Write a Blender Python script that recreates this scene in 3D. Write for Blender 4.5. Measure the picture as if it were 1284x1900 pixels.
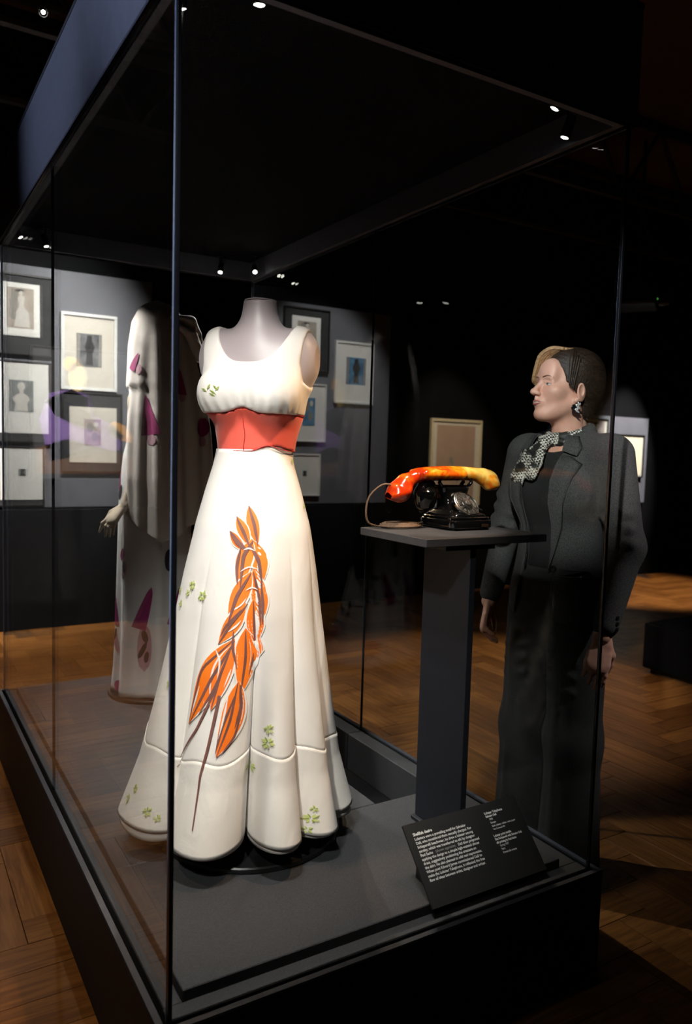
import bpy, bmesh, math, random
import numpy as np
from mathutils import Vector, Matrix

random.seed(7)
for _o in list(bpy.data.objects):
    bpy.data.objects.remove(_o)
SC = bpy.context.scene
COL = SC.collection
PI = math.pi

# ------------------------------------------------------------------ camera
def make_camera():
    f, pitch, roll, yaw = 1432.13, 0.0800, 0.0279, 0.5443
    fw = Vector((math.sin(yaw) * math.cos(pitch), math.cos(yaw) * math.cos(pitch), -math.sin(pitch)))
    r0 = Vector((math.cos(yaw), -math.sin(yaw), 0.0))
    u0 = r0.cross(fw)
    r = r0 * math.cos(roll) + u0 * math.sin(roll)
    u = -r0 * math.sin(roll) + u0 * math.cos(roll)
    cd = bpy.data.cameras.new('camera')
    cd.sensor_fit = 'VERTICAL'
    cd.sensor_height = 36.0
    cd.lens = f / 1900.0 * 36.0
    cd.clip_start = 0.02
    cd.dof.use_dof = True
    cd.dof.focus_distance = 2.28
    cd.dof.aperture_fstop = 3.2
    co = bpy.data.objects.new('camera', cd)
    COL.objects.link(co)
    m = Matrix((r, u, -fw)).transposed().to_4x4()
    m.translation = Vector((-0.4684, -1.3998, 1.4497))
    co.matrix_world = m
    SC.camera = co
make_camera()

# ------------------------------------------------------------------ world and view
w = bpy.data.worlds.new('world')
SC.world = w
w.use_nodes = True
w.node_tree.nodes['Background'].inputs[0].default_value = (0.55, 0.6, 0.8, 1)
w.node_tree.nodes['Background'].inputs[1].default_value = 0.0012
SC.view_settings.view_transform = 'Standard'
SC.view_settings.look = 'None'
SC.view_settings.gamma = 1.0
SC.view_settings.use_curve_mapping = False
SC.view_settings.exposure = 0.0
SC.cycles.use_denoising = True
SC.cycles.max_bounces = 6
SC.cycles.diffuse_bounces = 3
SC.cycles.glossy_bounces = 3
SC.cycles.use_adaptive_sampling = True
SC.cycles.adaptive_threshold = 0.025
SC.cycles.adaptive_min_samples = 16
SC.cycles.transparent_max_bounces = 24
SC.cycles.sample_clamp_indirect = 4.0
SC.cycles.caustics_reflective = False
SC.cycles.caustics_refractive = False

WARM = (1.0, 0.80, 0.58)
WHITE = (1.0, 0.955, 0.91)
COOL = (0.68, 0.77, 1.0)

def spot(loc, target, watts, deg, color=WHITE, radius=0.02, blend=0.5):
    ld = bpy.data.lights.new('spot_light', 'SPOT')
    ld.energy = watts
    ld.color = color
    ld.spot_size = math.radians(deg)
    ld.spot_blend = blend
    ld.shadow_soft_size = radius
    lo = bpy.data.objects.new('spot_light', ld)
    COL.objects.link(lo)
    lo.location = loc
    d = Vector(target) - Vector(loc)
    lo.rotation_euler = d.to_track_quat('-Z', 'Y').to_euler()
    return lo

# ------------------------------------------------------------------ helpers
def tag(o, label=None, cat=None, group=None, kind=None):
    if label: o['label'] = label
    if cat: o['category'] = cat
    if group: o['group'] = group
    if kind: o['kind'] = kind
    return o

def empty(name, loc=(0, 0, 0), rz=0.0, label=None, cat=None, group=None, kind=None):
    o = bpy.data.objects.new(name, None)
    o.empty_display_size = 0.05
    COL.objects.link(o)
    o.location = loc
    o.rotation_euler = (0, 0, rz)
    return tag(o, label, cat, group, kind)

def mesh_obj(name, verts, faces, mat, parent=None, smooth=False, loc=None, rz=None):
    me = bpy.data.meshes.new(name)
    me.from_pydata([tuple(v) for v in verts], [], [tuple(f) for f in faces])
    me.update()
    if smooth:
        me.polygons.foreach_set('use_smooth', [True] * len(me.polygons))
    o = bpy.data.objects.new(name, me)
    COL.objects.link(o)
    if mat is not None: me.materials.append(mat)
    if parent is not None: o.parent = parent
    if loc is not None: o.location = loc
    if rz is not None: o.rotation_euler = (0, 0, rz)
    return o

class MB:
    """collects shapes that belong to ONE part"""
    def __init__(s): s.v = []; s.f = []
    def add(s, v, f):
        n = len(s.v); s.v += [tuple(p) for p in v]; s.f += [tuple(i + n for i in q) for q in f]; return s
    def box(s, x0, x1, y0, y1, z0, z1, c=0.0):
        """box with all vertical/top edges chamfered by c"""
        if c <= 0:
            v = [(x, y, z) for z in (z0, z1) for (x, y) in ((x0, y0), (x1, y0), (x1, y1), (x0, y1))]
            f = [(3, 2, 1, 0), (4, 5, 6, 7), (0, 1, 5, 4), (1, 2, 6, 5), (2, 3, 7, 6), (3, 0, 4, 7)]
            return s.add(v, f)
        def ring(k, z):
            a = [(x0 + k, y0 + k), (x1 - k, y0 + k), (x1 - k, y1 - k), (x0 + k, y1 - k)]
            r = []
            for i, (x, y) in enumerate(a):
                sx = 1 if x < (x0 + x1) / 2 else -1; sy = 1 if y < (y0 + y1) / 2 else -1
                pa = (x + sx * c, y, z); pb = (x, y + sy * c, z)
                r += ([pb, pa] if i in (0, 2) else [pa, pb])
            return r
        rings = [ring(c, z0), ring(0, z0 + c), ring(0, z1 - c), ring(c, z1)]
        v = [p for r in rings for p in r]
        f = []
        for k in range(3):
            for i in range(8):
                j = (i + 1) % 8
                f.append((k * 8 + i, k * 8 + j, k * 8 + 8 + j, k * 8 + 8 + i))
        f.append(tuple(range(7, -1, -1))); f.append(tuple(range(24, 32)))
        return s.add(v, f)
    def obox(s, c, ax, ay, az, hx, hy, hz):
        c = Vector(c); ax = Vector(ax) * hx; ay = Vector(ay) * hy; az = Vector(az) * hz
        v = [c + sx * ax + sy * ay + sz * az for sz in (-1, 1) for (sx, sy) in ((-1, -1), (1, -1), (1, 1), (-1, 1))]
        return s.add(v, [(3, 2, 1, 0), (4, 5, 6, 7), (0, 1, 5, 4), (1, 2, 6, 5), (2, 3, 7, 6), (3, 0, 4, 7)])
    def lathe(s, prof, n=32, c=(0, 0, 0), axis=None, cap=True):
        """prof: list of (r, z); axis optional 3x3 frame columns (x,y,z)"""
        c = Vector(c)
        ex, ey, ez = (Vector((1, 0, 0)), Vector((0, 1, 0)), Vector((0, 0, 1))) if axis is None else [Vector(a) for a in axis]
        v = []; f = []
        for (r, z) in prof:
            for i in range(n):
                t = 2 * PI * i / n
                v.append(c + ex * (r * math.cos(t)) + ey * (r * math.sin(t)) + ez * z)
        for k in range(len(prof) - 1):
            for i in range(n):
                j = (i + 1) % n
                f.append((k * n + i, k * n + j, k * n + n + j, k * n + n + i))
        if cap:
            f.append(tuple(range(n - 1, -1, -1))); m = (len(prof) - 1) * n; f.append(tuple(range(m, m + n)))
        return s.add(v, f)
    def tube(s, pts, r, n=8, cap=True):
        pts = [Vector(p) for p in pts]
        rs = r if isinstance(r, (list, tuple)) else [r] * len(pts)
        up = None; v = []; f = []
        for i, p in enumerate(pts):
            t = (pts[min(i + 1, len(pts) - 1)] - pts[max(i - 1, 0)])
            if t.length < 1e-9: t = Vector((0, 0, 1))
            t.normalize()
            if up is None:
                up = Vector((0, 0, 1)) if abs(t.z) < 0.9 else Vector((1, 0, 0))
            a = (up - t * up.dot(t)).normalized(); b = t.cross(a); up = a
            for k in range(n):
                q = 2 * PI * k / n
                v.append(p + (a * math.cos(q) + b * math.sin(q)) * rs[i])
        for i in range(len(pts) - 1):
            for k in range(n):
                l = (k + 1) % n
                f.append((i * n + k, i * n + l, i * n + n + l, i * n + n + k))
        if cap:
            f.append(tuple(range(n - 1, -1, -1))); m = (len(pts) - 1) * n; f.append(tuple(range(m, m + n)))
        return s.add(v, f)
    def build(s, name, mat, parent=None, smooth=False, **k):
        return mesh_obj(name, s.v, s.f, mat, parent, smooth, **k)

def autosmooth(o, deg=35):
    me = o.data
    me.polygons.foreach_set('use_smooth', [True] * len(me.polygons))
    me.set_sharp_from_angle(angle=math.radians(deg))
    return o

# ------------------------------------------------------------------ materials
def principled(name, col, rough=0.6, metal=0.0, spec=0.5, **kw):
    m = bpy.data.materials.new(name); m.use_nodes = True
    b = m.node_tree.nodes['Principled BSDF']
    b.inputs['Base Color'].default_value = (*col, 1)
    b.inputs['Roughness'].default_value = rough
    b.inputs['Metallic'].default_value = metal
    b.inputs['Specular IOR Level'].default_value = spec
    for k, v in kw.items():
        b.inputs[k.replace('_', ' ')].default_value = v
    return m

def N(m, t, **kw):
    n = m.node_tree.nodes.new(t)
    for k, v in kw.items(): setattr(n, k, v)
    return n
def L(m, a, b): m.node_tree.links.new(a, b)

def noisy(name, c1, c2, scale=30.0, rough=0.6, bump=0.0, bscale=None, metal=0.0, spec=0.5, detail=4.0, stretch=(1, 1, 1), contrast=(0.3, 0.7), coord='Object', bdist=0.002, **kw):
    """two-tone procedural surface with optional fine relief"""
    m = principled(name, c1, rough, metal, spec, **kw)
    b = m.node_tree.nodes['Principled BSDF']
    tc = N(m, 'ShaderNodeTexCoord'); mp = N(m, 'ShaderNodeMapping')
    mp.inputs['Scale'].default_value = stretch
    L(m, tc.outputs[coord], mp.inputs['Vector'])
    nz = N(m, 'ShaderNodeTexNoise'); nz.inputs['Scale'].default_value = scale; nz.inputs['Detail'].default_value = detail
    L(m, mp.outputs[0], nz.inputs['Vector'])
    cr = N(m, 'ShaderNodeValToRGB')
    cr.color_ramp.elements[0].position = contrast[0]; cr.color_ramp.elements[1].position = contrast[1]
    cr.color_ramp.elements[0].color = (*c1, 1); cr.color_ramp.elements[1].color = (*c2, 1)
    L(m, nz.outputs['Fac'], cr.inputs[0]); L(m, cr.outputs[0], b.inputs['Base Color'])
    if bump > 0:
        n2 = N(m, 'ShaderNodeTexNoise'); n2.inputs['Scale'].default_value = bscale or scale * 3; n2.inputs['Detail'].default_value = 3
        L(m, mp.outputs[0], n2.inputs['Vector'])
        bp = N(m, 'ShaderNodeBump'); bp.inputs['Strength'].default_value = bump; bp.inputs['Distance'].default_value = bdist
        L(m, n2.outputs['Fac'], bp.inputs['Height']); L(m, bp.outputs[0], b.inputs['Normal'])
    return m

def emissive(name, col, strength):
    m = bpy.data.materials.new(name); m.use_nodes = True
    nt = m.node_tree; nt.nodes.clear()
    e = nt.nodes.new('ShaderNodeEmission'); o = nt.nodes.new('ShaderNodeOutputMaterial')
    e.inputs[0].default_value = (*col, 1); e.inputs[1].default_value = strength
    nt.links.new(e.outputs[0], o.inputs[0])
    return m

def pane_glass(name, tint=(0.97, 0.985, 0.98), f0=0.009):
    m = bpy.data.materials.new(name); m.use_nodes = True
    nt = m.node_tree; nt.nodes.clear()
    out = nt.nodes.new('ShaderNodeOutputMaterial'); mix = nt.nodes.new('ShaderNodeMixShader')
    tr = nt.nodes.new('ShaderNodeBsdfTransparent'); gl = nt.nodes.new('ShaderNodeBsdfGlossy')
    tr.inputs[0].default_value = (*tint, 1); gl.inputs[0].default_value = (1, 1, 1, 1); gl.inputs['Roughness'].default_value = 0.0
    lw = nt.nodes.new('ShaderNodeLayerWeight'); lw.inputs[0].default_value = 0.5
    pw = nt.nodes.new('ShaderNodeMath'); pw.operation = 'POWER'; pw.inputs[1].default_value = 5.0
    ml = nt.nodes.new('ShaderNodeMath'); ml.operation = 'MULTIPLY_ADD'; ml.inputs[1].default_value = 1 - f0; ml.inputs[2].default_value = f0
    nt.links.new(lw.outputs['Facing'], pw.inputs[0]); nt.links.new(pw.outputs[0], ml.inputs[0])
    nt.links.new(ml.outputs[0], mix.inputs[0]); nt.links.new(tr.outputs[0], mix.inputs[1]); nt.links.new(gl.outputs[0], mix.inputs[2])
    nt.links.new(mix.outputs[0], out.inputs[0])
    return m

M = {}
M['case_black'] = noisy('case_black_paint', (0.010, 0.011, 0.015), (0.016, 0.0175, 0.023), 60, 0.62, 0.15, 900, spec=0.2)
M['fascia'] = noisy('fascia_dark_paint', (0.050, 0.055, 0.078), (0.062, 0.068, 0.094), 40, 0.5, 0.25, 700, bdist=0.001)
M['deck'] = noisy('speckled_black_deck', (0.022, 0.023, 0.026), (0.046, 0.047, 0.053), 260, 0.62, 0.5, 420, bdist=0.003)
M['inner_rim'] = noisy('lit_blue_grey_rim', (0.085, 0.092, 0.118), (0.10, 0.108, 0.135), 40, 0.55)  # paler tone standing in for lamp spill along the rims
M['ceiling_panel'] = noisy('textured_black_panel', (0.004, 0.004, 0.006), (0.008, 0.008, 0.011), 200, 0.75, 0.9, 330, spec=0.15, bdist=0.004)
M['glass'] = pane_glass('clear_pane_glass')
M['seal'] = principled('black_corner_seal', (0.006, 0.007, 0.01), 0.22, 0, 0.6)
M['edge_highlight'] = principled('blue_edge_highlight', (0.20, 0.27, 0.45), 0.35, 0.0, 0.8)  # diffuse blue painted in for the cool highlight on the corner edges
M['lens'] = emissive('lamp_lens', (1.0, 0.97, 0.88), 20)
M['lens_dim'] = emissive('lamp_lens_dim', (1.0, 0.96, 0.86), 12)
M['lens_track'] = emissive('track_lamp_lens', (1.0, 0.96, 0.86), 4)
M['led_blue'] = emissive('blue_led', (0.05, 0.35, 0.9), 4)
M['led_amber'] = emissive('amber_led', (1.0, 0.55, 0.05), 1.2)
M['led_green'] = emissive('green_led', (0.15, 0.8, 0.1), 0.7)
M['fixture'] = principled('black_metal_fixture', (0.012, 0.012, 0.014), 0.35, 0.6)
M['wall_dark'] = noisy('matt_black_wall', (0.0026, 0.0026, 0.0034), (0.0038, 0.0038, 0.005), 8, 0.85, spec=0.15)
M['wall_grey'] = noisy('blue_grey_wall_paint', (0.135, 0.135, 0.155), (0.16, 0.16, 0.185), 5, 0.7, 0.1, 300)
M['roof_dark'] = noisy('dark_timber_ceiling', (0.10, 0.05, 0.028), (0.14, 0.07, 0.04), 3, 0.85, stretch=(1, 8, 1))
M['truss'] = principled('dark_steel_truss', (0.03, 0.028, 0.024), 0.6, 0.2)

# ------------------------------------------------------------------ floor : herringbone parquet
def wood_material():
    m = principled('oak_parquet', (0.3, 0.14, 0.05), 0.42, 0, 0.4)
    b = m.node_tree.nodes['Principled BSDF']
    tc = N(m, 'ShaderNodeTexCoord'); oi = N(m, 'ShaderNodeObjectInfo'); ge = N(m, 'ShaderNodeNewGeometry')
    add = N(m, 'ShaderNodeMath', operation='ADD'); fr = N(m, 'ShaderNodeMath', operation='FRACT')
    L(m, oi.outputs['Random'], add.inputs[0]); L(m, ge.outputs['Random Per Island'], add.inputs[1]); L(m, add.outputs[0], fr.inputs[0])
    mp = N(m, 'ShaderNodeMapping'); mp.inputs['Scale'].default_value = (3, 34, 10)
    of = N(m, 'ShaderNodeVectorMath', operation='SCALE'); of.inputs[0].default_value = (17, 31, 5)
    L(m, fr.outputs[0], of.inputs['Scale']); L(m, of.outputs[0], mp.inputs['Location'])
    L(m, tc.outputs['Object'], mp.inputs['Vector'])
    nz = N(m, 'ShaderNodeTexNoise'); nz.inputs['Scale'].default_value = 1.6; nz.inputs['Detail'].default_value = 6; nz.inputs['Distortion'].default_value = 0.8
    L(m, mp.outputs[0], nz.inputs['Vector'])
    r1 = N(m, 'ShaderNodeValToRGB')
    r1.color_ramp.elements[0].color = (0.20, 0.078, 0.017, 1); r1.color_ramp.elements[1].color = (0.37, 0.160, 0.042, 1)
    L(m, fr.outputs[0], r1.inputs[0])
    mx = N(m, 'ShaderNodeMix', data_type='RGBA', blend_type='MULTIPLY')
    r2 = N(m, 'ShaderNodeValToRGB')
    r2.color_ramp.elements[0].position = 0.36; r2.color_ramp.elements[0].color = (0.55, 0.5, 0.45, 1)
    r2.color_ramp.elements[1].position = 0.62; r2.color_ramp.elements[1].color = (1, 1, 1, 1)
    L(m, nz.outputs['Fac'], r2.inputs[0])
    mx.inputs['Factor'].default_value = 1.0
    L(m, r1.outputs[0], mx.inputs[6]); L(m, r2.outputs[0], mx.inputs[7]); L(m, mx.outputs[2], b.inputs['Base Color'])
    bp = N(m, 'ShaderNodeBump'); bp.inputs['Strength'].default_value = 0.12; bp.inputs['Distance'].default_value = 0.001
    L(m, nz.outputs['Fac'], bp.inputs['Height']); L(m, bp.outputs[0], b.inputs['Normal'])
    return m
M['parquet'] = wood_material()
M['subfloor'] = principled('dark_subfloor', (0.03, 0.014, 0.006), 0.8)

def build_floor():
    x0, x1, y0, y1 = -3.5, 8.6, -3.0, 6.0
    fl = MB().box(x0, x1, y0, y1, -0.06, -0.012).build('floor', M['subfloor'])
    tag(fl, 'oak herringbone parquet floor of the dark gallery', kind='structure')
    Wd, Ln = 0.125, 0.50
    g = 0.0012
    # herringbone lattice: cell vectors
    planks = []
    nk = int(Ln / Wd)
    for i in range(-90, 110):
        for j in range(-30, 34):
            bx = i * Wd + j * Ln ; by = i * Wd - j * Ln
            # horizontal plank at (bx,by) , vertical plank at (bx+Ln-?)
            planks.append((bx + Ln / 2, by + Wd / 2, 0))
            planks.append((bx - Wd / 2 + 0.0, by + Wd + Ln / 2 - Wd, 1))
    out = []
    for (x, y, o) in planks:
        if x0 + 0.3 < x < x1 - 0.3 and y0 + 0.3 < y < 4.9 - 0.05:
            # skip what the display case plinth covers entirely
            if 0.28 < x < 0.92 and 0.28 < y < 2.05: continue
            out.append((x, y, o))
    cam = (-0.47, -1.40)
    def vis(p):
        # rank: planks inside the view wedge and near come first
        dx, dy = p[0] - cam[0], p[1] - cam[1]
        d = dx * 0.5178 + dy * 0.8555; s = dx * 0.8555 - dy * 0.5178
        ok = d > 0.8 and abs(s / max(d, 0.01)) < 0.47
        hidden = (0.05 < p[0] < 1.15 and 0.05 < p[1] < 2.3)
        low = d > 1.9
        return (0 if (ok and low and not hidden) else 1, d)
    out.sort(key=vis)
    c = 0.0012
    me = None
    def plank_mesh():
        return MB().box(-Ln / 2 + g, Ln / 2 - g, -Wd / 2 + g, Wd / 2 - g, -0.012, 0.0, 0).v
    big = MB(); first = None
    for k, (x, y, o) in enumerate(out):
        h = (random.random() - 0.5) * 0.0006
        if k < 300:
            if first is None:
                first = MB().box(-Ln / 2 + g, Ln / 2 - g, -Wd / 2 + g, Wd / 2 - g, -0.012, 0.0, 0.0005).build('plank', M['parquet'], fl)
                p = first
            else:
                p = bpy.data.objects.new('plank', first.data); COL.objects.link(p); p.parent = fl
            p.location = (x, y, h); p.rotation_euler = (0, 0, o * PI / 2)
        else:
            if o: big.box(x - Wd / 2 + g, x + Wd / 2 - g, y - Ln / 2 + g, y + Ln / 2 - g, -0.012, h)
            else: big.box(x - Ln / 2 + g, x + Ln / 2 - g, y - Wd / 2 + g, y + Wd / 2 - g, -0.012, h)
    b = big.build('far_planks', M['parquet'], fl)
    b['kind'] = 'stuff'
build_floor()

# ------------------------------------------------------------------ shell of the gallery
YW = 4.95
def build_shell():
    wb = MB().box(-3.5, 8.6, YW, YW + 0.12, 0, 4.6).build('wall_back', M['wall_dark'])
    tag(wb, 'matt black gallery wall behind the glass case', kind='structure')
    MB().box(-0.06, 1.45, YW - 0.04, YW, 0.945, 2.76).build('picture_panel', M['wall_grey'], wb)
    MB().box(2.35, 3.80, YW - 0.04, YW, 0.945, 2.76).build('picture_panel', M['wall_grey'], wb)
    MB().box(6.50, 7.69, YW - 0.04, YW, 0.905, 1.94).build('picture_panel', M['wall_grey'], wb)
    MB().box(-3.3, 3.80, YW - 0.075, YW, 0.0, 0.93, 0.004).build('dado', M['wall_dark'], wb)
    for n, a in (('wall_left', (-3.62, -3.5, -3.0, 6.0)), ('wall_right', (8.6, 8.72, -3.0, 6.0)), ('wall_front', (-3.5, 8.6, -3.12, -3.0))):
        o = MB().box(*a, 0, 4.6).build(n, M['wall_dark'])
        tag(o, {'wall_left': 'matt black side wall of the gallery on the picture panel side', 'wall_right': 'matt black far side wall beyond the low black plinth', 'wall_front': 'matt black wall behind the photographer'}[n], kind='structure')
    ce = MB().box(-3.6, 8.7, -3.1, 6.0, 4.6, 4.7).build('ceiling', M['roof_dark'])
    tag(ce, 'dark brown timber gallery ceiling high above the case', kind='structure')
build_shell()

# ------------------------------------------------------------------ display case
CW, CD = 1.206, 2.36
ZB, ZD, ZT = 0.307, 0.332, 2.30
def build_case():
    t = empty('display_case', (CW / 2, CD / 2, 0), 0, 'tall free-standing glass display case with black plinth and dark canopy', 'display case')
    ox, oy = -CW / 2, -CD / 2
    def P(mb, name, mat, sm=False):
        o = mb.build(name, mat, t, sm); o.location = (ox, oy, 0); return o
    e = 0.024
    # plinth shell with a shadow-gap foot
    b = MB().box(-e, CW + e, -e, -0.006, 0.0, ZB, 0.003).box(-e, CW + e, CD + 0.006, CD + e, 0.0, ZB, 0.003)
    b.box(-e, -0.006, -0.006, CD + 0.006, 0.0, ZB, 0.003).box(CW + 0.006, CW + e, -0.006, CD + 0.006, 0.0, ZB, 0.003)
    P(b, 'plinth', M['case_black'])
    rim = MB().box(-e + 0.002, CW + e - 0.002, -e + 0.002, -0.008, ZB, ZB + 0.0015).box(-e + 0.002, CW + e - 0.002, CD + 0.008, CD + e - 0.002, ZB, ZB + 0.0015)
    rim.box(-e + 0.002, -0.008, -0.008, CD + 0.008, ZB, ZB + 0.0015).box(CW + 0.008, CW + e - 0.002, -0.008, CD + 0.008, ZB, ZB + 0.0015)
    P(rim, 'lit_plinth_strip', M['inner_rim'])  # added pale strip, its colour standing in for light on the plinth top
    P(MB().box(-0.006, CW + 0.006, -0.006, CD + 0.006, 0.02, 0.16), 'well_floor', M['wall_dark'])
    # inner ledge ring just inside the glass
    r = 0.0
    ld = MB().box(0.004, CW - 0.004, 0.006, 0.047, 0.16, ZB, 0.002).box(0.004, CW - 0.004, CD - 0.05, CD - 0.006, 0.16, ZB, 0.002)
    ld.box(0.006, 0.047, 0.047, CD - 0.05, 0.16, ZB, 0.002)
    P(ld, 'ledge', M['deck'])
    P(MB().box(1.135, CW - 0.006, 0.047, 1.186, 0.16, ZB, 0.002), 'ledge', M['deck'])
    P(MB().box(1.135, CW - 0.006, 1.189, CD - 0.05, 0.16, ZB, 0.002), 'ledge', M['deck'])
    # display deck boards
    P(MB().box(0.047, 1.135, 0.047, 0.568, 0.17, ZD, 0.002), 'deck_board', M['deck'])
    P(MB().box(0.047, 0.863, 0.570, 1.46, 0.17, ZD, 0.002), 'deck_board', M['deck'])
    P(MB().box(0.047, 1.135, 1.462, CD - 0.05, 0.17, ZD, 0.002), 'deck_board', M['deck'])
    # panes
    g = 0.010; k = 0.007
    for (a, nm) in (((k, CW - k, 0.0, g), 'glass_pane'), ((k, CW - k, CD - g, CD), 'glass_pane'),
                    ((0.0, g, k, 1.190), 'glass_pane'), ((0.0, g, 1.194, CD - k), 'glass_pane'),
                    ((CW - g, CW, k, 1.190), 'glass_pane'), ((CW - g, CW, 1.194, CD - k), 'glass_pane')):
        P(MB().box(*a, ZB - 0.05, ZT + 0.02), nm, M['glass'])
    for (x, y) in ((0, 0), (CW, 0), (0, CD), (CW, CD)):
        sx = 1 if x == 0 else -1; sy = 1 if y == 0 else -1
        xa, xb = sorted((x, x + sx * 0.009)); ya, yb = sorted((y, y + sy * 0.009))
        P(MB().box(xa, xb, ya, yb, ZB - 0.05, ZT + 0.02, 0.001), 'corner_seal', M['seal'])
        xa, xb = sorted((x - sx * 0.0006, x + sx * 0.0035)); ya, yb = sorted((y + sy * 0.0095, y + sy * 0.013))
        P(MB().box(xa, xb, ya, yb, ZB, ZT), 'highlight_strip', M['edge_highlight'])  # thin strip carrying the painted edge highlight
    for x in (0.005, CW - 0.005):
        P(MB().box(x - 0.0045, x + 0.0045, 1.1902, 1.1938, ZB, ZT), 'joint_seal', M['seal'])
    # canopy : fascia frame, inner liner, top, textured ceiling
    o = 0.012; h = 2.59
    fr = MB().box(-o, CW + o, -o, -0.004, ZT, h, 0.003).box(-o, CW + o, CD + 0.004, CD + o, ZT, h, 0.003)
    fr.box(-o, -0.004, -0.004, CD + 0.004, ZT, h, 0.003).box(CW + 0.004, CW + o, -0.004, CD + 0.004, ZT, h, 0.003)
    P(fr, 'fascia', M['fascia'])
    ln = MB().box(0.012, CW - 0.012, 0.012, 0.03, ZT + 0.004, 2.40).box(0.012, CW - 0.012, CD - 0.03, CD - 0.012, ZT + 0.004, 2.40)
    ln.box(0.012, 0.03, 0.03, CD - 0.03, ZT + 0.004, 2.40).box(CW - 0.03, CW - 0.012, 0.03, CD - 0.03, ZT + 0.004, 2.40)
    P(ln, 'inner_rim', M['inner_rim'])
    P(MB().box(0.03, CW - 0.03, 0.03, CD - 0.03, 2.392, 2.402), 'ceiling_panel', M['ceiling_panel'])
    P(MB().box(-o, CW + o, -o, CD + o, h, h + 0.012), 'canopy_top', M['case_black'])
    # miniature spotlights under the canopy ceiling
    def mini(x, y, tgt, watts, deg, dim=False, zl=2.315, col=WHITE, blend=0.45, rad=0.012):
        s = empty('spotlight', (x + ox, y + oy, 2.392)); s.parent = t
        c = Vector((x, y, zl)); d = (Vector(tgt) - c).normalized()
        ax = d.orthogonal().normalized(); ay = d.cross(ax)
        pv = c - d * 0.03
        bd = MB().lathe([(0.003, -0.052), (0.013, -0.05), (0.014, -0.03), (0.014, 0.004), (0.012, 0.006)], 16, (0, 0, 0), (ax, ay, d))
        bo = autosmooth(bd.build('lamp_body', M['fixture'], s)); bo.location = c - Vector((x, y, 2.392))
        st = MB().tube([(0, 0, 0), pv - Vector((x, y, 2.392))], 0.004, 8).lathe([(0.014, -0.006), (0.014, 0.0)], 12)
        st.build('lamp_stem', M['fixture'], s)
        ln_ = MB().lathe([(0.0105, 0.0062), (0.006, 0.008), (0.001, 0.0085)], 16, (0, 0, 0), (ax, ay, d)).build('lamp_lens', M['lens_dim' if dim else 'lens'], s)
        ln_.location = c - Vector((x, y, 2.392))
        if watts > 0:
            spot(c + d * 0.016, tgt, watts, deg, col, rad, blend)
    mini(0.055, 0.150, (0.36, 0.50, 1.25), 34, 64, blend=0.7, rad=0.04)
    mini(0.180, 0.050, (0.33, 0.42, 0.50), 62, 50, blend=0.7, rad=0.03)
    mini(0.985, 0.050, (0.60, 0.60, 1.00), 62, 50, col=(1.0, 0.64, 0.35), rad=0.03, blend=0.7)
    mini(1.136, 0.160, (0.95, 0.40, 1.33), 34, 26)
    mini(0.057, 2.200, (0.52, 1.93, 1.4), 85, 64, True)
    mini(0.178, 2.290, (0.52, 1.80, 0.6), 90, 60, True)
    mini(0.995, 2.285, (0.70, 1.85, 1.5), 50, 60, True)
    mini(1.132, 2.175, (0.62, 0.70, 0.95), 40, 44, True, col=(1.0, 0.72, 0.44))
build_case()

# ------------------------------------------------------------------ gallery track spotlights
def track_spot(loc, tgt, watts, deg, col, label, radius=0.03, blend=0.6, lensmat='lens_track', sc=1.0):
    t = empty('track_spotlight', loc, 0, label, 'spotlight', 'ceiling track spotlights')
    d = (Vector(tgt) - Vector(loc)).normalized()
    ax = d.orthogonal().normalized(); ay = d.cross(ax)
    autosmooth(MB().lathe([(r_ * sc, z_ * sc) for (r_, z_) in ((0.012, -0.19), (0.042, -0.18), (0.048, -0.14), (0.048, 0.055), (0.044, 0.056), (0.042, -0.012))], 20, (0, 0, 0), (ax, ay, d)).build('lamp_body', M['fixture'], t))
    MB().lathe([(0.039 * sc, -0.010), (0.020 * sc, -0.006), (0.002, -0.004)], 20, (0, 0, 0), (ax, ay, d)).build('lamp_lens', M[lensmat], t)
    top = 4.6 - loc[2]
    MB().tube([-d * 0.1, -d * 0.1 + Vector((0, 0, 0.12)), (-d.x * 0.1, -d.y * 0.1, top)], 0.009, 8).build('hanging_stem', M['fixture'], t)
    spot(Vector(loc) + d * 0.06, tgt, watts, deg, col, radius, blend)
    return t
track_spot((-1.5, -1.5, 3.3), (0.38, 0.54, 1.02), 420, 27, WHITE, 'track spotlight aimed through the glass at the long cream gown', radius=0.10, blend=0.8)
track_spot((2.6, -1.7, 3.6), (1.58, 0.34, 0.98), 160, 18, WHITE, 'added fill spotlight for the near sleeve and hand of the person')  # unseen lamp added to brighten the near arm
track_spot((0.95, 3.15, 3.65), (0.30, YW, 1.80), 900, 66, WHITE, 'track spotlight aimed at the framed photographs on the grey panel', blend=1.0)
track_spot((2.6, 3.0, 4.1), (3.1, YW, 1.9), 130, 34, WHITE, 'track spotlight dimly lighting the four small framed sheets')
track_spot((-2.9, 0.05, 3.15), (-0.02, 0.15, 2.60), 520, 23, COOL, 'cool track spotlight throwing light on the front half of the canopy', blend=1.0)
track_spot((-2.9, 1.00, 3.15), (-0.02, 1.10, 2.60), 330, 27, COOL, 'cool track spotlight throwing light on the rear half of the canopy', blend=1.0)
track_spot((-1.1, 3.0, 4.1), (-0.95, YW, 1.65), 420, 28, WHITE, 'track spotlight aimed at the large purple and yellow portrait')
track_spot((-1.3, 2.6, 4.1), (-0.35, 3.7, 0.0), 350, 46, WARM, 'track spotlight making a warm pool on the parquet behind the case')
track_spot((-1.5, 0.2, 4.1), (-0.6, 1.0, 0.0), 150, 40, WARM, 'track spotlight making a warm pool on the parquet beside the plinth')
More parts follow.
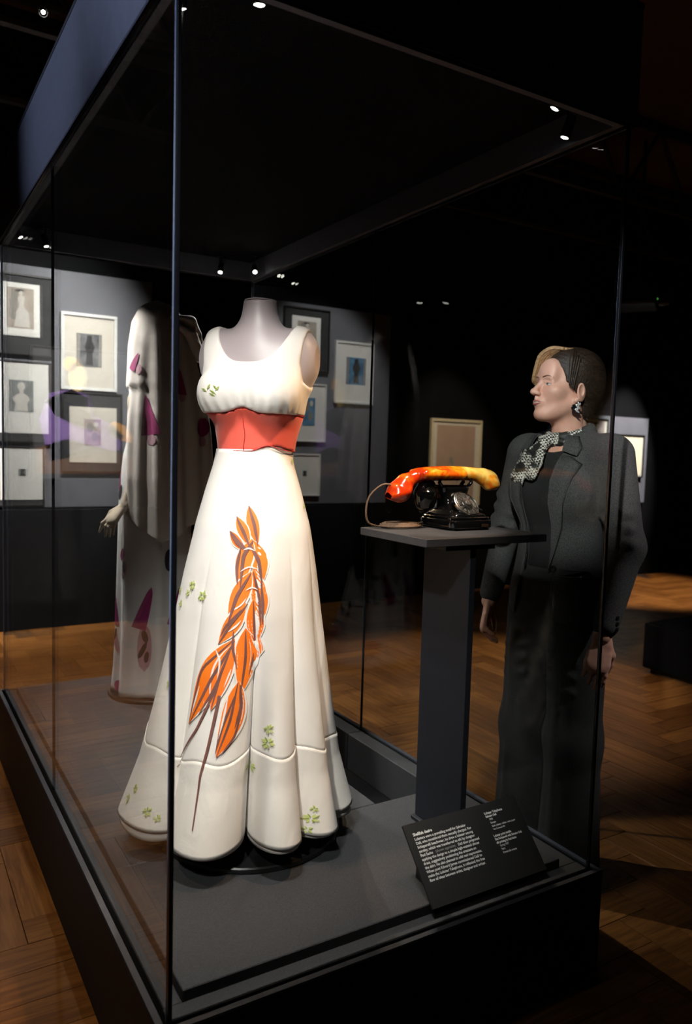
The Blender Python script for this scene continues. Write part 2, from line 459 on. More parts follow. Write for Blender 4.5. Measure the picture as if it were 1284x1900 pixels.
track_spot((3.6, 3.2, 4.1), (2.8, 2.3, 0.0), 300, 40, WARM, 'track spotlight making a warm pool on the parquet behind the person')
track_spot((7.2, 3.3, 4.1), (7.3, YW, 1.4), 1000, 24, WHITE, 'track spotlight aimed at the cream framed sheet on the far wall')
track_spot((6.0, 2.8, 4.1), (6.7, 4.25, 0.0), 800, 36, WARM, 'track spotlight making a warm pool on the far parquet')
track_spot((-1.2, -1.6, 3.2), (1.45, 0.45, 1.49), 560, 13, WHITE, 'added fill spotlight aimed through the case at the face of the person')  # unseen lamp added and placed to light the face
track_spot((3.6, 3.0, 4.2), (4.7, YW, 1.35), 300, 24, WARM, 'track spotlight aimed at the pink brown drawing')
track_spot((0.33, 3.22, 3.76), (-0.35, -0.9, 1.5), 6, 20, WHITE, 'lit track spotlight glowing under the dark ceiling beside the canopy', lensmat='lens', sc=0.5)

# ------------------------------------------------------------------ sculpting tools (distance fields -> mesh)
class Field:
    """rectilinear grid distance field; primitives are blended in, then meshed with surface nets"""
    def __init__(s, xs, ys, zs, far=0.06):
        s.xs, s.ys, s.zs = [np.asarray(a, dtype=np.float32) for a in (xs, ys, zs)]
        s.D = np.full((len(s.xs), len(s.ys), len(s.zs)), far, dtype=np.float32)
        s.far = far
    def _sub(s, lo, hi, m):
        r = []
        for a, l, h in ((s.xs, lo[0], hi[0]), (s.ys, lo[1], hi[1]), (s.zs, lo[2], hi[2])):
            i = int(np.searchsorted(a, l - m)); j = int(np.searchsorted(a, h + m))
            r.append(slice(max(i - 1, 0), min(j + 1, len(a))))
        return tuple(r)
    def _pts(s, sl):
        return s.xs[sl[0]][:, None, None], s.ys[sl[1]][None, :, None], s.zs[sl[2]][None, None, :]
    def _blend(s, sl, d, k):
        a = s.D[sl]
        if k <= 0: s.D[sl] = np.minimum(a, d)
        else:
            h = np.maximum(k - np.abs(a - d), 0) / k
            s.D[sl] = np.minimum(a, d) - h * h * k * 0.25
    def ell(s, c, r, k=0.03, rot=None):
        R = max(r)
        lo = [c[i] - (R if rot is not None else r[i]) for i in range(3)]; hi = [c[i] + (R if rot is not None else r[i]) for i in range(3)]
        sl = s._sub(lo, hi, k + s.far)
        X, Y, Z = s._pts(sl)
        if X.size == 0 or Y.size == 0 or Z.size == 0: return s
        X = X - c[0]; Y = Y - c[1]; Z = Z - c[2]
        if rot is not None:
            m = np.array(rot.transposed(), dtype=np.float32)
            X, Y, Z = (m[0, 0] * X + m[0, 1] * Y + m[0, 2] * Z, m[1, 0] * X + m[1, 1] * Y + m[1, 2] * Z, m[2, 0] * X + m[2, 1] * Y + m[2, 2] * Z)
        u, v, w_ = X / r[0], Y / r[1], Z / r[2]
        k0 = np.sqrt(u * u + v * v + w_ * w_); k1 = np.sqrt((u / r[0]) ** 2 + (v / r[1]) ** 2 + (w_ / r[2]) ** 2) + 1e-6
        s._blend(sl, (k0 * (k0 - 1) / k1).astype(np.float32), k); return s
    def cap(s, a, b, ra, rb, k=0.02, flat=None):
        """tapered capsule a->b ; flat=(axis vector, factor) squashes the section along an axis"""
        a = np.array(a, dtype=np.float32); b = np.array(b, dtype=np.float32); R = max(ra, rb)
        sl = s._sub(np.minimum(a, b) - R, np.maximum(a, b) + R, k + s.far)
        X, Y, Z = s._pts(sl)
        if X.size == 0 or Y.size == 0 or Z.size == 0: return s
        d = b - a; L2 = float(d @ d) + 1e-9
        px, py, pz = X - a[0], Y - a[1], Z - a[2]
        t = np.clip((px * d[0] + py * d[1] + pz * d[2]) / L2, 0, 1)
        qx, qy, qz = px - t * d[0], py - t * d[1], pz - t * d[2]
        if flat is not None:
            n = np.array(flat[0], dtype=np.float32); n = n / np.linalg.norm(n); g = (1.0 / flat[1] - 1.0)
            e = (qx * n[0] + qy * n[1] + qz * n[2]) * g
            qx, qy, qz = qx + e * n[0], qy + e * n[1], qz + e * n[2]
        s._blend(sl, (np.sqrt(qx * qx + qy * qy + qz * qz) - (ra + (rb - ra) * t)).astype(np.float32), k); return s
    def carve(s, c, r, k=0.01, rot=None):
        R = max(r)
        sl = s._sub([c[i] - R for i in range(3)], [c[i] + R for i in range(3)], k + 0.02)
        X, Y, Z = s._pts(sl)
        X = X - c[0]; Y = Y - c[1]; Z = Z - c[2]
        if rot is not None:
            m = np.array(rot.transposed(), dtype=np.float32)
            X, Y, Z = (m[0, 0] * X + m[0, 1] * Y + m[0, 2] * Z, m[1, 0] * X + m[1, 1] * Y + m[1, 2] * Z, m[2, 0] * X + m[2, 1] * Y + m[2, 2] * Z)
        u, v, w_ = X / r[0], Y / r[1], Z / r[2]
        k0 = np.sqrt(u * u + v * v + w_ * w_); k1 = np.sqrt((u / r[0]) ** 2 + (v / r[1]) ** 2 + (w_ / r[2]) ** 2) + 1e-6
        d = -(k0 * (k0 - 1) / k1); a = s.D[sl]
        h = np.maximum(k - np.abs(a - d), 0) / k
        s.D[sl] = np.maximum(a, d) + h * h * k * 0.25
        return s
    def keep(s, fn):
        """intersect with region fn(X,Y,Z) <= 0"""
        X, Y, Z = s._pts((slice(None),) * 3)
        s.D = np.maximum(s.D, np.broadcast_to(fn(X, Y, Z), s.D.shape).astype(np.float32)); return s
    def offset(s, e):
        s.D = s.D - e; return s
    def copy(s):
        o = Field.__new__(Field); o.xs, o.ys, o.zs, o.far = s.xs, s.ys, s.zs, s.far; o.D = s.D.copy(); return o
    def value(s, p):
        """trilinear sample at points p (n,3)"""
        p = np.asarray(p, dtype=np.float32); idx = []; fr = []
        for a, q in ((s.xs, p[:, 0]), (s.ys, p[:, 1]), (s.zs, p[:, 2])):
            i = np.clip(np.searchsorted(a, q) - 1, 0, len(a) - 2); idx.append(i); fr.append(np.clip((q - a[i]) / (a[i + 1] - a[i]), 0, 1))
        (i, j, k), (u, v, w_) = idx, fr; D = s.D
        c = lambda a, b, d: D[i + a, j + b, k + d]
        return ((c(0,0,0)*(1-u)+c(1,0,0)*u)*(1-v)+(c(0,1,0)*(1-u)+c(1,1,0)*u)*v)*(1-w_)+((c(0,0,1)*(1-u)+c(1,0,1)*u)*(1-v)+(c(0,1,1)*(1-u)+c(1,1,1)*u)*v)*w_
    def mesh(s):
        D = s.D; nx, ny, nz = D.shape
        ins = D < 0
        c = np.zeros((nx - 1, ny - 1, nz - 1), dtype=np.int8)
        for a in (0, 1):
            for b in (0, 1):
                for d in (0, 1):
                    c += ins[a:nx - 1 + a, b:ny - 1 + b, d:nz - 1 + d]
        act = (c > 0) & (c < 8)
        I, J, K = np.nonzero(act)
        idx = np.full(act.shape, -1, dtype=np.int64); idx[I, J, K] = np.arange(len(I))
        acc = np.zeros((len(I), 3)); cnt = np.zeros(len(I))
        ax = [s.xs.astype(float), s.ys.astype(float), s.zs.astype(float)]
        cor = [(a, b, d) for a in (0, 1) for b in (0, 1) for d in (0, 1)]
        for p in cor:
            for q in cor:
                if sum(q[i] - p[i] for i in range(3)) == 1 and all(q[i] >= p[i] for i in range(3)):
                    d0 = D[I + p[0], J + p[1], K + p[2]]; d1 = D[I + q[0], J + q[1], K + q[2]]
                    m = (d0 < 0) != (d1 < 0)
                    t = np.where(m, d0 / np.where(np.abs(d0 - d1) < 1e-12, 1, d0 - d1), 0)
                    P = np.stack([ax[0][I + p[0]], ax[1][J + p[1]], ax[2][K + p[2]]], 1); Q = np.stack([ax[0][I + q[0]], ax[1][J + q[1]], ax[2][K + q[2]]], 1)
                    acc += np.where(m[:, None], P + (Q - P) * t[:, None], 0); cnt += m
        V = acc / np.maximum(cnt, 1)[:, None]
        F = []
        # x edges
        e = (ins[:-1] != ins[1:]); e[:, 0, :] = False; e[:, -1, :] = False; e[:, :, 0] = False; e[:, :, -1] = False
        i, j, k = np.nonzero(e); fl = ins[i, j, k]
        q = np.stack([idx[i, j - 1, k - 1], idx[i, j, k - 1], idx[i, j, k], idx[i, j - 1, k]], 1); q[~fl] = q[~fl][:, ::-1]; F.append(q)
        e = (ins[:, :-1] != ins[:, 1:]); e[0] = False; e[-1] = False; e[:, :, 0] = False; e[:, :, -1] = False
        i, j, k = np.nonzero(e); fl = ins[i, j, k]
        q = np.stack([idx[i - 1, j, k - 1], idx[i - 1, j, k], idx[i, j, k], idx[i, j, k - 1]], 1); q[~fl] = q[~fl][:, ::-1]; F.append(q)
        e = (ins[:, :, :-1] != ins[:, :, 1:]); e[0] = False; e[-1] = False; e[:, 0] = False; e[:, -1] = False
        i, j, k = np.nonzero(e); fl = ins[i, j, k]
        q = np.stack([idx[i - 1, j - 1, k], idx[i, j - 1, k], idx[i, j, k], idx[i - 1, j, k]], 1); q[~fl] = q[~fl][:, ::-1]; F.append(q)
        F = np.concatenate(F); F = F[(F >= 0).all(1)]
        return V, F

def np_mesh(name, V, F, mat, parent=None, smooth=True, relax=0):
    V = np.asarray(V, dtype=np.float64); F = np.asarray(F, dtype=np.int64)
    if relax:
        E = np.concatenate([F[:, [0, 1]], F[:, [1, 2]], F[:, [2, 3]], F[:, [3, 0]]])
        for _ in range(relax):
            S = np.zeros_like(V); n = np.zeros(len(V))
            np.add.at(S, E[:, 0], V[E[:, 1]]); np.add.at(n, E[:, 0], 1)
            np.add.at(S, E[:, 1], V[E[:, 0]]); np.add.at(n, E[:, 1], 1)
            V = 0.5 * V + 0.5 * S / np.maximum(n, 1)[:, None]
    me = bpy.data.meshes.new(name)
    me.vertices.add(len(V)); me.vertices.foreach_set('co', V.astype(np.float32).ravel())
    me.loops.add(F.size); me.loops.foreach_set('vertex_index', F.astype(np.int32).ravel())
    me.polygons.add(len(F)); me.polygons.foreach_set('loop_start', np.arange(0, F.size, F.shape[1], dtype=np.int32))
    me.polygons.foreach_set('use_smooth', np.full(len(F), smooth))
    me.update(calc_edges=True); me.validate()
    o = bpy.data.objects.new(name, me); COL.objects.link(o)
    if mat is not None: me.materials.append(mat)
    if parent is not None: o.parent = parent
    return o

def grid_mesh(P, closed_u=False):
    """P: (nu, nv, 3) array -> verts, quad faces"""
    nu, nv, _ = P.shape
    V = P.reshape(-1, 3)
    i, j = np.meshgrid(np.arange(nu if closed_u else nu - 1), np.arange(nv - 1), indexing='ij')
    i2 = (i + 1) % nu
    F = np.stack([i * nv + j, i2 * nv + j, i2 * nv + j + 1, i * nv + j + 1], -1).reshape(-1, 4)
    return V, F

def shell(P, th, closed_u=True):
    """grid with thickness th towards the inside (radially in xy)"""
    V, F = grid_mesh(P, closed_u)
    c = P.mean(axis=0, keepdims=True)
    d = P - c; d[..., 2] = 0; n = np.linalg.norm(d, axis=2, keepdims=True) + 1e-9
    Q = P - d / n * th
    W, G = grid_mesh(Q, closed_u)
    nv = P.shape[1]; nu = P.shape[0]; off = len(V)
    i = np.arange(nu if closed_u else nu - 1); i2 = (i + 1) % nu
    a = np.stack([i * nv, off + i * nv, off + i2 * nv, i2 * nv], 1)
    b = np.stack([i * nv + nv - 1, i2 * nv + nv - 1, off + i2 * nv + nv - 1, off + i * nv + nv - 1], 1)
    parts = [F, (G + off)[:, ::-1], a, b]
    if not closed_u:
        j = np.arange(nv - 1); l = (nu - 1) * nv
        parts += [np.stack([j, j + 1, off + j + 1, off + j], 1), np.stack([l + j, off + l + j, off + l + j + 1, l + j + 1], 1)]
    return np.concatenate([V, W]), np.concatenate(parts)

def interp(x, xs, ys):
    return np.interp(x, xs, ys)

# ------------------------------------------------------------------ framed pictures on the grey panel
M['frame_black'] = noisy('black_wood_frame', (0.012, 0.011, 0.011), (0.022, 0.02, 0.018), 30, 0.4)
M['frame_white'] = noisy('white_wood_frame', (0.72, 0.71, 0.70), (0.8, 0.79, 0.78), 30, 0.5)
M['frame_cream'] = noisy('pale_wood_frame', (0.55, 0.47, 0.33), (0.66, 0.57, 0.42), 40, 0.5)
M['mount_white'] = noisy('white_picture_mount', (0.78, 0.76, 0.73), (0.82, 0.80, 0.77), 20, 0.85)
M['mount_cream'] = noisy('cream_picture_mount', (0.62, 0.57, 0.50), (0.68, 0.63, 0.56), 20, 0.85)
M['mount_black'] = noisy('black_picture_mount', (0.025, 0.025, 0.027), (0.035, 0.035, 0.037), 20, 0.8)
def print_mat(name, dark, light, scale=14):
    return noisy(name, dark, light, scale, 0.7, contrast=(0.35, 0.65))
M['print_sepia'] = print_mat('sepia_print', (0.34, 0.29, 0.24), (0.42, 0.36, 0.31))
M['print_grey'] = print_mat('grey_print', (0.16, 0.17, 0.17), (0.24, 0.25, 0.25))
M['print_dark'] = print_mat('dark_print', (0.03, 0.03, 0.035), (0.20, 0.20, 0.21), 9)
M['print_pink'] = noisy('pinkish_paper', (0.40, 0.27, 0.21), (0.46, 0.32, 0.26), 6, 0.85)
M['print_cream'] = noisy('cream_sheet', (0.80, 0.72, 0.50), (0.86, 0.79, 0.58), 4, 0.8)
M['print_mauve'] = print_mat('mauve_print', (0.26, 0.20, 0.19), (0.46, 0.38, 0.36), 16)
M['print_blue'] = print_mat('blue_print', (0.04, 0.12, 0.24), (0.12, 0.30, 0.48), 12)
M['ink_pale'] = principled('pale_ink', (0.62, 0.58, 0.54), 0.8)
M['ink_mid'] = principled('mid_ink', (0.27, 0.25, 0.23), 0.8)
M['ink_brown'] = principled('brown_ink', (0.10, 0.045, 0.02), 0.8)
M['ink_purple'] = principled('purple_ink', (0.17, 0.09, 0.30), 0.8)
M['ink_lilac'] = principled('lilac_ink', (0.42, 0.36, 0.60), 0.8)
M['ink_yellow'] = principled('pale_yellow_ink', (0.85, 0.62, 0.25), 0.8)
M['ink_orange'] = principled('orange_yellow_ink', (0.80, 0.36, 0.05), 0.8)
M['ink_dark'] = principled('dark_ink', (0.03, 0.028, 0.028), 0.8)

def flat_poly(mb, pts, y):
    """polygon in the picture plane (x,z) at depth y, triangulated as a fan"""
    n = len(mb.v); mb.v += [(x, y, z) for (x, z) in pts]; mb.f.append(tuple(range(n, n + len(pts))))

def ellipse_pts(cx, cz, rx, rz, n=14):
    return [(cx + rx * math.cos(2 * PI * i / n), cz + rz * math.sin(2 * PI * i / n)) for i in range(n)]

def figure(kind, pr, x0, x1, z0, z1, y):
    """flat printed shapes on the sheet"""
    W = x1 - x0; H = z1 - z0
    X = lambda u: x0 + u * W
    Z = lambda v: z0 + v * H
    def shape(name, mat, polys):
        for k, p in enumerate(polys):
            mb = MB(); flat_poly(mb, [(X(u), Z(v)) for (u, v) in p], y - 0.0004 * (k + 1)); mb.build(name, M[mat], pr)
    e = lambda cx, cz, rx, rz: ellipse_pts(cx, cz, rx, rz)
    if kind == 'gown':
        shape('printed_shadow', 'ink_mid', [[(.08, .25), (.3, .2), (.38, .6), (.42, .92), (.2, .95), (.1, .7)]])
        shape('printed_figure', 'ink_pale', [[(.25, .04), (.85, .04), (.80, .40), (.62, .55), (.66, .78), (.50, .82), (.40, .76), (.46, .55), (.30, .38)], e(.52, .87, .07, .06)])
        shape('printed_hat', 'ink_dark', [e(.46, .93, .17, .035)])
    elif kind == 'bust':
        shape('printed_figure', 'ink_pale', [[(.2, .02), (.78, .02), (.74, .25), (.86, .42), (.70, .55), (.58, .58), (.58, .68), (.42, .68), (.42, .58), (.28, .54), (.12, .42), (.26, .25)], e(.5, .81, .16, .14)])
    elif kind == 'dark':
        shape('printed_figure', 'ink_dark', [[(.36, .05), (.66, .05), (.62, .4), (.72, .6), (.62, .8), (.60, .95), (.42, .95), (.40, .8), (.32, .6), (.40, .4)]])
        shape('printed_curtain', 'ink_mid', [[(.02, .02), (.12, .02), (.16, .98), (.02, .98)], [(.86, .02), (.98, .02), (.98, .98), (.9, .98)]])
    elif kind == 'tiny':
        shape('printed_figure', 'ink_dark', [[(.0, .0), (1, .0), (.65, .5), (.9, 1), (.1, 1), (.35, .5)]])
    elif kind == 'blur':
        shape('printed_figure', 'ink_mid', [e(.62, .35, .18, .16), e(.35, .68, .2, .18)])
        shape('printed_highlight', 'ink_pale', [e(.70, .80, .14, .1)])
    elif kind == 'marks':
        shape('printed_marks', 'ink_mid', [e(.38, .52, .05, .05), e(.42, .47, .03, .06), e(.60, .30, .05, .07), e(.64, .38, .03, .05), e(.55, .22, .02, .05)])
    elif kind == 'portrait':
        shape('printed_chair', 'ink_brown', [[(.02, .02), (.98, .02), (.98, .22), (.70, .30), (.30, .22), (.02, .16)]])
        shape('printed_clothes', 'ink_purple', [[(.18, .22), (.86, .12), (.95, .45), (.86, .66), (.66, .70), (.50, .66), (.44, .50), (.24, .42), (.14, .34)]])
        shape('printed_scarf', 'ink_lilac', [[(.50, .64), (.66, .70), (.90, .60), (.80, .48), (.60, .40), (.36, .36), (.46, .50)]])
        shape('printed_face', 'ink_yellow', [e(.60, .80, .08, .12)])
        shape('printed_hair', 'ink_orange', [e(.66, .90, .07, .06)])
        shape('printed_hand', 'ink_orange', [[(.12, .42), (.24, .46), (.32, .40), (.26, .34), (.16, .30), (.06, .28), (.06, .34)]])
    elif kind == 'sheet':
        shape('printed_marks', 'ink_pale', [[(.45, .15), (.72, .15), (.72, .75), (.45, .75)]])

def picture(o, wnd, prt, frame, mount, pmat, kind, label, cat='picture', depth=0.035, fw=0.014, y=None):
    """o outer rect (x0,x1,z0,z1), wnd visible mount rect, prt print rect"""
    yb = (YW - 0.0405) if y is None else y
    t = empty('framed_picture', ((o[0] + o[1]) / 2, yb, o[2]), 0, label, cat, 'framed pictures on the gallery walls')
    ox, oz = -(o[0] + o[1]) / 2, -o[2]
    T = lambda r: (r[0] + ox, r[1] + ox, r[2] + oz, r[3] + oz)
    o_, w_, p_ = T(o), T(wnd), T(prt)
    fr = MB()
    fr.box(o_[0], o_[1], -depth, 0, o_[3] - fw, o_[3], 0.002).box(o_[0], o_[1], -depth, 0, o_[2], o_[2] + fw, 0.002)
    fr.box(o_[0], o_[0] + fw, -depth, 0, o_[2] + fw, o_[3] - fw, 0.002).box(o_[1] - fw, o_[1], -depth, 0, o_[2] + fw, o_[3] - fw, 0.002)
    fr.build('frame', M[frame], t)
    outer = (o_[0] + fw, o_[1] - fw, o_[2] + fw, o_[3] - fw)
    if abs(w_[0] - outer[0]) > 0.02 or abs(w_[1] - outer[1]) > 0.02:
        MB().box(outer[0], outer[1], -depth + 0.012, -0.002, outer[2], outer[3]).build('backing_mount', M['mount_black'], t)
        mt = MB().box(w_[0], w_[1], -depth + 0.006, -depth + 0.012, w_[2], w_[3]).build('mount', M[mount], t)
        yp = -depth + 0.006
    else:
        mt = MB().box(outer[0], outer[1], -depth + 0.012, -0.002, outer[2], outer[3]).build('mount', M[mount], t)
        yp = -depth + 0.012
    if prt[1] - prt[0] > 0.001:
        pr = MB().box(p_[0], p_[1], yp - 0.002, yp, p_[2], p_[3]).build('print', M[pmat], t)
        figure(kind, pr, p_[0], p_[1], p_[2], p_[3], yp - 0.002)
    return t

def build_pictures():
    R = lambda x0, x1, z0, z1: (x0, x1, z0, z1)
    picture(R(.096, .678, 2.093, 2.688), R(.315, .585, 2.231, 2.619), R(.356, .543, 2.287, 2.584), 'frame_black', 'mount_white', 'print_sepia', 'gown', 'black framed photograph of a figure in a long gown, top of the left column')
    picture(R(.737, 1.163, 1.858, 2.450), R(.751, 1.149, 1.872, 2.436), R(.853, 1.045, 2.043, 2.297), 'frame_white', 'mount_cream', 'print_dark', 'dark', 'white framed picture of a dark figure beside the veiled mannequin', fw=0.024)
    picture(R(.054, .669, 1.440, 2.048), R(.090, .645, 1.509, 2.033), R(.366, .537, 1.670, 1.904), 'frame_black', 'mount_white', 'print_grey', 'bust', 'wide white mounted photograph of a head and shoulders, middle of the left column')  # black margin below the white mount is its shadow put in as colour
    picture(R(.240, .616, .955, 1.410), R(.300, .604, 1.005, 1.402), R(.427, .480, 1.186, 1.239), 'frame_black', 'mount_white', 'print_grey', 'tiny', 'white mounted sheet with one tiny print, lowest of the left column')
    picture(R(.739, 1.209, 1.219, 1.845), R(.800, 1.162, 1.296, 1.730), R(.910, 1.039, 1.428, 1.636), 'frame_black', 'mount_cream', 'print_mauve', 'blur', 'brown black framed print with cream mount under the white framed picture')
    # further along the wall, in dimmer light
    picture(R(2.636, 3.106, 2.150, 2.720), R(2.715, 3.008, 2.300, 2.642), R(2.77, 2.963, 2.34, 2.60), 'frame_black', 'mount_white', 'print_sepia', 'gown', 'black framed upright photograph beyond the shoulder of the cream gown')
    picture(R(3.173, 3.598, 1.886, 2.464), R(3.19, 3.58, 1.90, 2.45), R(3.296, 3.511, 2.069, 2.321), 'frame_white', 'mount_white', 'print_blue', 'dark', 'white framed blue print near the vertical joint of the right pane', fw=0.022)
    picture(R(2.760, 3.086, 1.515, 2.046), R(2.774, 3.072, 1.53, 2.03), R(2.843, 2.972, 1.663, 1.918), 'frame_white', 'mount_white', 'print_blue', 'blur', 'narrow white framed blue print beside the red waistband of the gown')
    picture(R(2.747, 3.040, 1.017, 1.405), R(2.761, 3.026, 1.031, 1.391), R(2.86, 2.90, 1.2, 1.25), 'frame_white', 'mount_white', 'print_grey', 'tiny', 'small white framed sheet low beside the hip of the cream gown')
    picture(R(-1.36, -.52, 1.16, 2.18), R(-1.34, -.54, 1.18, 2.16), R(-1.335, -.545, 1.185, 2.155), 'frame_black', 'mount_black', 'mount_black', 'portrait', 'large dark framed portrait in purple and yellow seen reflected in the left pane', y=YW - 0.001)
    # far wall
    picture(R(4.345, 5.02, .905, 1.80), R(4.365, 5.0, .925, 1.78), R(4.425, 4.93, .985, 1.735), 'frame_cream', 'mount_cream', 'print_pink', 'marks', 'pale framed pink brown drawing on the dark wall behind the telephone', fw=0.03, y=YW - 0.001)
    picture(R(6.56, 6.93, 1.42, 1.90), R(6.57, 6.92, 1.43, 1.89), R(6.62, 6.87, 1.45, 1.87), 'frame_black', 'mount_cream', 'print_mauve', 'gown', 'small brownish framed picture just behind the shoulder of the person')
    picture(R(6.995, 7.60, 1.211, 1.733), R(7.01, 7.58, 1.225, 1.72), R(7.03, 7.565, 1.245, 1.70), 'frame_black', 'mount_cream', 'print_cream', 'sheet', 'black framed bright cream sheet on the far grey panel', fw=0.018)
build_pictures()

# ------------------------------------------------------------------ low black plinth far right
def build_low_plinth():
    t = empty('low_plinth', (4.75, 1.4, 0), 0, 'low black plinth standing on the parquet to the right of the person', 'plinth')
    MB().box(-0.78, 0.9, -1.2, 0.57, 0.03, 0.335, 0.006).build('body', M['wall_dark'], t)
    MB().box(-0.74, 0.86, -1.16, 0.53, 0.0, 0.03).build('recessed_foot', M['seal'], t)
    MB().box(-0.76, 0.88, -1.18, 0.55, 0.335, 0.345, 0.003).build('top', M['wall_dark'], t)
build_low_plinth()

# ------------------------------------------------------------------ ceiling truss, projector
def build_truss():
    for (y, lab) in ((3.6, 'dark steel roof truss nearer the glass case'), (5.2, 'dark steel roof truss close above the picture wall')):
        t = empty('roof_truss', (2.5, y - 0.5 if y > 5 else y, 3.85), 0, lab, 'truss')
        MB().tube([(-5.8, 0, 0), (5.8, 0, 0)], 0.04, 8).build('bottom_chord', M['truss'], t)
        MB().tube([(-5.8, 0, 0.7), (5.8, 0, 0.7)], 0.04, 8).build('top_chord', M['truss'], t)
        for k in range(12):
            x = -5.7 + k * 0.96
            MB().tube([(x, 0, 0), (x + 0.48, 0, 0.7), (x + 0.96, 0, 0)], 0.022, 6).build('web_member', M['truss'], t)
        for s in (-5.0, 0.0, 5.0):
            MB().tube([(s, 0, 0.7), (s, 0, 0.75)], 0.02, 6).build('hanger', M['truss'], t)
    t = empty('projector', (6.1, 3.9, 3.05), 0.6, 'black projector hanging from the roof truss above the person', 'projector')
    MB().box(-0.26, 0.26, -0.2, 0.2, -0.09, 0.09, 0.02).build('body', M['fixture'], t)
    autosmooth(MB().lathe([(0.06, 0), (0.07, 0.05), (0.06, 0.1)], 20, (0.1, -0.2, 0), ((1, 0, 0), (0, 0, 1), (0, -1, 0))).build('lens_barrel', M['fixture'], t))
    MB().tube([(0, 0, 0.09), (0, 0, 1.55)], 0.02, 8).build('hanging_pole', M['truss'], t)
    MB().box(-0.2, -0.185, -0.206, -0.2, -0.05, -0.04).build('status_light', M['led_green'], t)
    MB().box(0.20, 0.215, -0.206, -0.2, 0.03, 0.04).build('status_light', M['led_amber'], t)
build_truss()

# ------------------------------------------------------------------ evening gown on a dress form
# --- surface of the skirt (pure numpy) ---
GX, GY = 0.45, 0.62
G_CAM = 290.0                      # local azimuth (deg) the folds are counted from
G_RZ = math.radians(-44.4)
_SZ = np.array([0.38, 0.42, 0.57, 0.79, 0.967, 1.10, 1.23, 1.33, 1.40, 1.44, 1.47])
_SA = np.array([0.352, 0.338, 0.290, 0.245, 0.212, 0.190, 0.165, 0.138, 0.117, 0.109, 0.107])
_VAL = np.array([-180, -146, -108, -42, 7, 38, 66, 104, 142, 180.0])
_DEP = np.array([0.22, 0.24, 0.24, 0.27, 0.48, 0.28, 0.30, 0.24, 0.22, 0.22])
def skirt_point(phi, z, off=0.0, scale=1.0):
    """phi deg from the fold origin, z height -> local xyz on the skirt"""
    phi = np.asarray(phi, dtype=float); z = np.asarray(z, dtype=float)
    phi, z = np.broadcast_arrays(phi, z)
    p = (phi + 180.0) % 360.0 - 180.0
    t = np.radians(G_CAM + p)
    a = np.interp(z, _SZ, _SA)
    q = np.interp(z, [0.6, 1.0, 1.3, 1.45], [1.0, 0.96, 0.86, 0.82])
    r = 1.0 / np.sqrt((np.cos(t) / a) ** 2 + (np.sin(t) / (a * q)) ** 2)
    i = np.clip(np.searchsorted(_VAL, p, side='right') - 1, 0, len(_VAL) - 2)
    s = (p - _VAL[i]) / (_VAL[i + 1] - _VAL[i])
    lobe = np.sin(np.pi * np.clip(s, 0, 1)) ** 0.5
    dep = np.where(s < 0.5, _DEP[i], _DEP[i + 1])
    g = np.clip((1.22 - z) / (1.22 - 0.42), 0, 1.1) ** 1.25
    r = r * (1.0 - g * dep * (1.0 - lobe)) * scale
    r = r + g * 0.004 * np.sin(np.radians(p * 9) + z * 7) + off
    # the train of the skirt swings a little to one side
    sh = np.interp(z, [0.42, 1.2], [0.034, 0.006])
    u = math.radians(G_CAM - 90.0)
    return np.stack([r * np.cos(t) + sh * math.cos(u), r * np.sin(t) + sh * math.sin(u), z + 0 * r], -1)
# --- end surface ---

def cloth(name, c1, c2, rough=0.75, weave=900.0, bump=0.25, sheen=0.25, wr=0.0):
    m = noisy(name, c1, c2, 6, rough, bump, weave, bdist=0.0006, contrast=(0.35, 0.65))
    b = m.node_tree.nodes['Principled BSDF']
    b.inputs['Sheen Weight'].default_value = sheen; b.inputs['Sheen Roughness'].default_value = 0.5
    if wr > 0:
        # soft crumple on top of the weave
        old = b.inputs['Normal'].links[0].from_node
        tc = N(m, 'ShaderNodeTexCoord'); n3 = N(m, 'ShaderNodeTexNoise'); n3.inputs['Scale'].default_value = 9; n3.inputs['Detail'].default_value = 5; n3.inputs['Distortion'].default_value = 1.4
        mp = N(m, 'ShaderNodeMapping'); mp.inputs['Scale'].default_value = (1, 1, 0.45)
        L(m, tc.outputs['Object'], mp.inputs[0]); L(m, mp.outputs[0], n3.inputs['Vector'])
        b2 = N(m, 'ShaderNodeBump'); b2.inputs['Strength'].default_value = wr; b2.inputs['Distance'].default_value = 0.02
        L(m, n3.outputs['Fac'], b2.inputs['Height']); L(m, b2.outputs[0], old.inputs['Normal'])
    return m
M['silk'] = cloth('cream_silk_organza', (0.79, 0.735, 0.685), (0.83, 0.775, 0.73), 0.62, 1100, 0.2, 0.2, 0.16)
M['silk_band'] = cloth('cream_silk_bias_band', (0.76, 0.70, 0.645), (0.80, 0.745, 0.69), 0.62, 700, 0.35, 0.2, 0.25)
M['silk_under'] = cloth('cream_underskirt', (0.66, 0.60, 0.55), (0.70, 0.64, 0.59), 0.7)
M['form_cover'] = cloth('lilac_grey_jersey', (0.37, 0.305, 0.315), (0.40, 0.335, 0.345), 0.42, 1500, 0.15, 0.3)
M['red_band'] = cloth('red_organza_band', (0.90, 0.105, 0.065), (0.94, 0.13, 0.085), 0.55, 900, 0.25, 0.3)
M['red_edge'] = principled('dark_red_stitching', (0.45, 0.02, 0.015), 0.6)
M['print_orange'] = noisy('orange_printed_ink', (0.90, 0.155, 0.004), (0.98, 0.22, 0.01), 12, 0.6)
M['print_brown'] = noisy('brown_printed_ink', (0.15, 0.058, 0.045), (0.22, 0.085, 0.07), 18, 0.6)
M['print_green'] = noisy('leaf_green_ink', (0.52, 0.58, 0.16), (0.66, 0.70, 0.28), 60, 0.7)
M['print_olive'] = noisy('dark_green_ink', (0.18, 0.25, 0.08), (0.28, 0.34, 0.12), 60, 0.7)
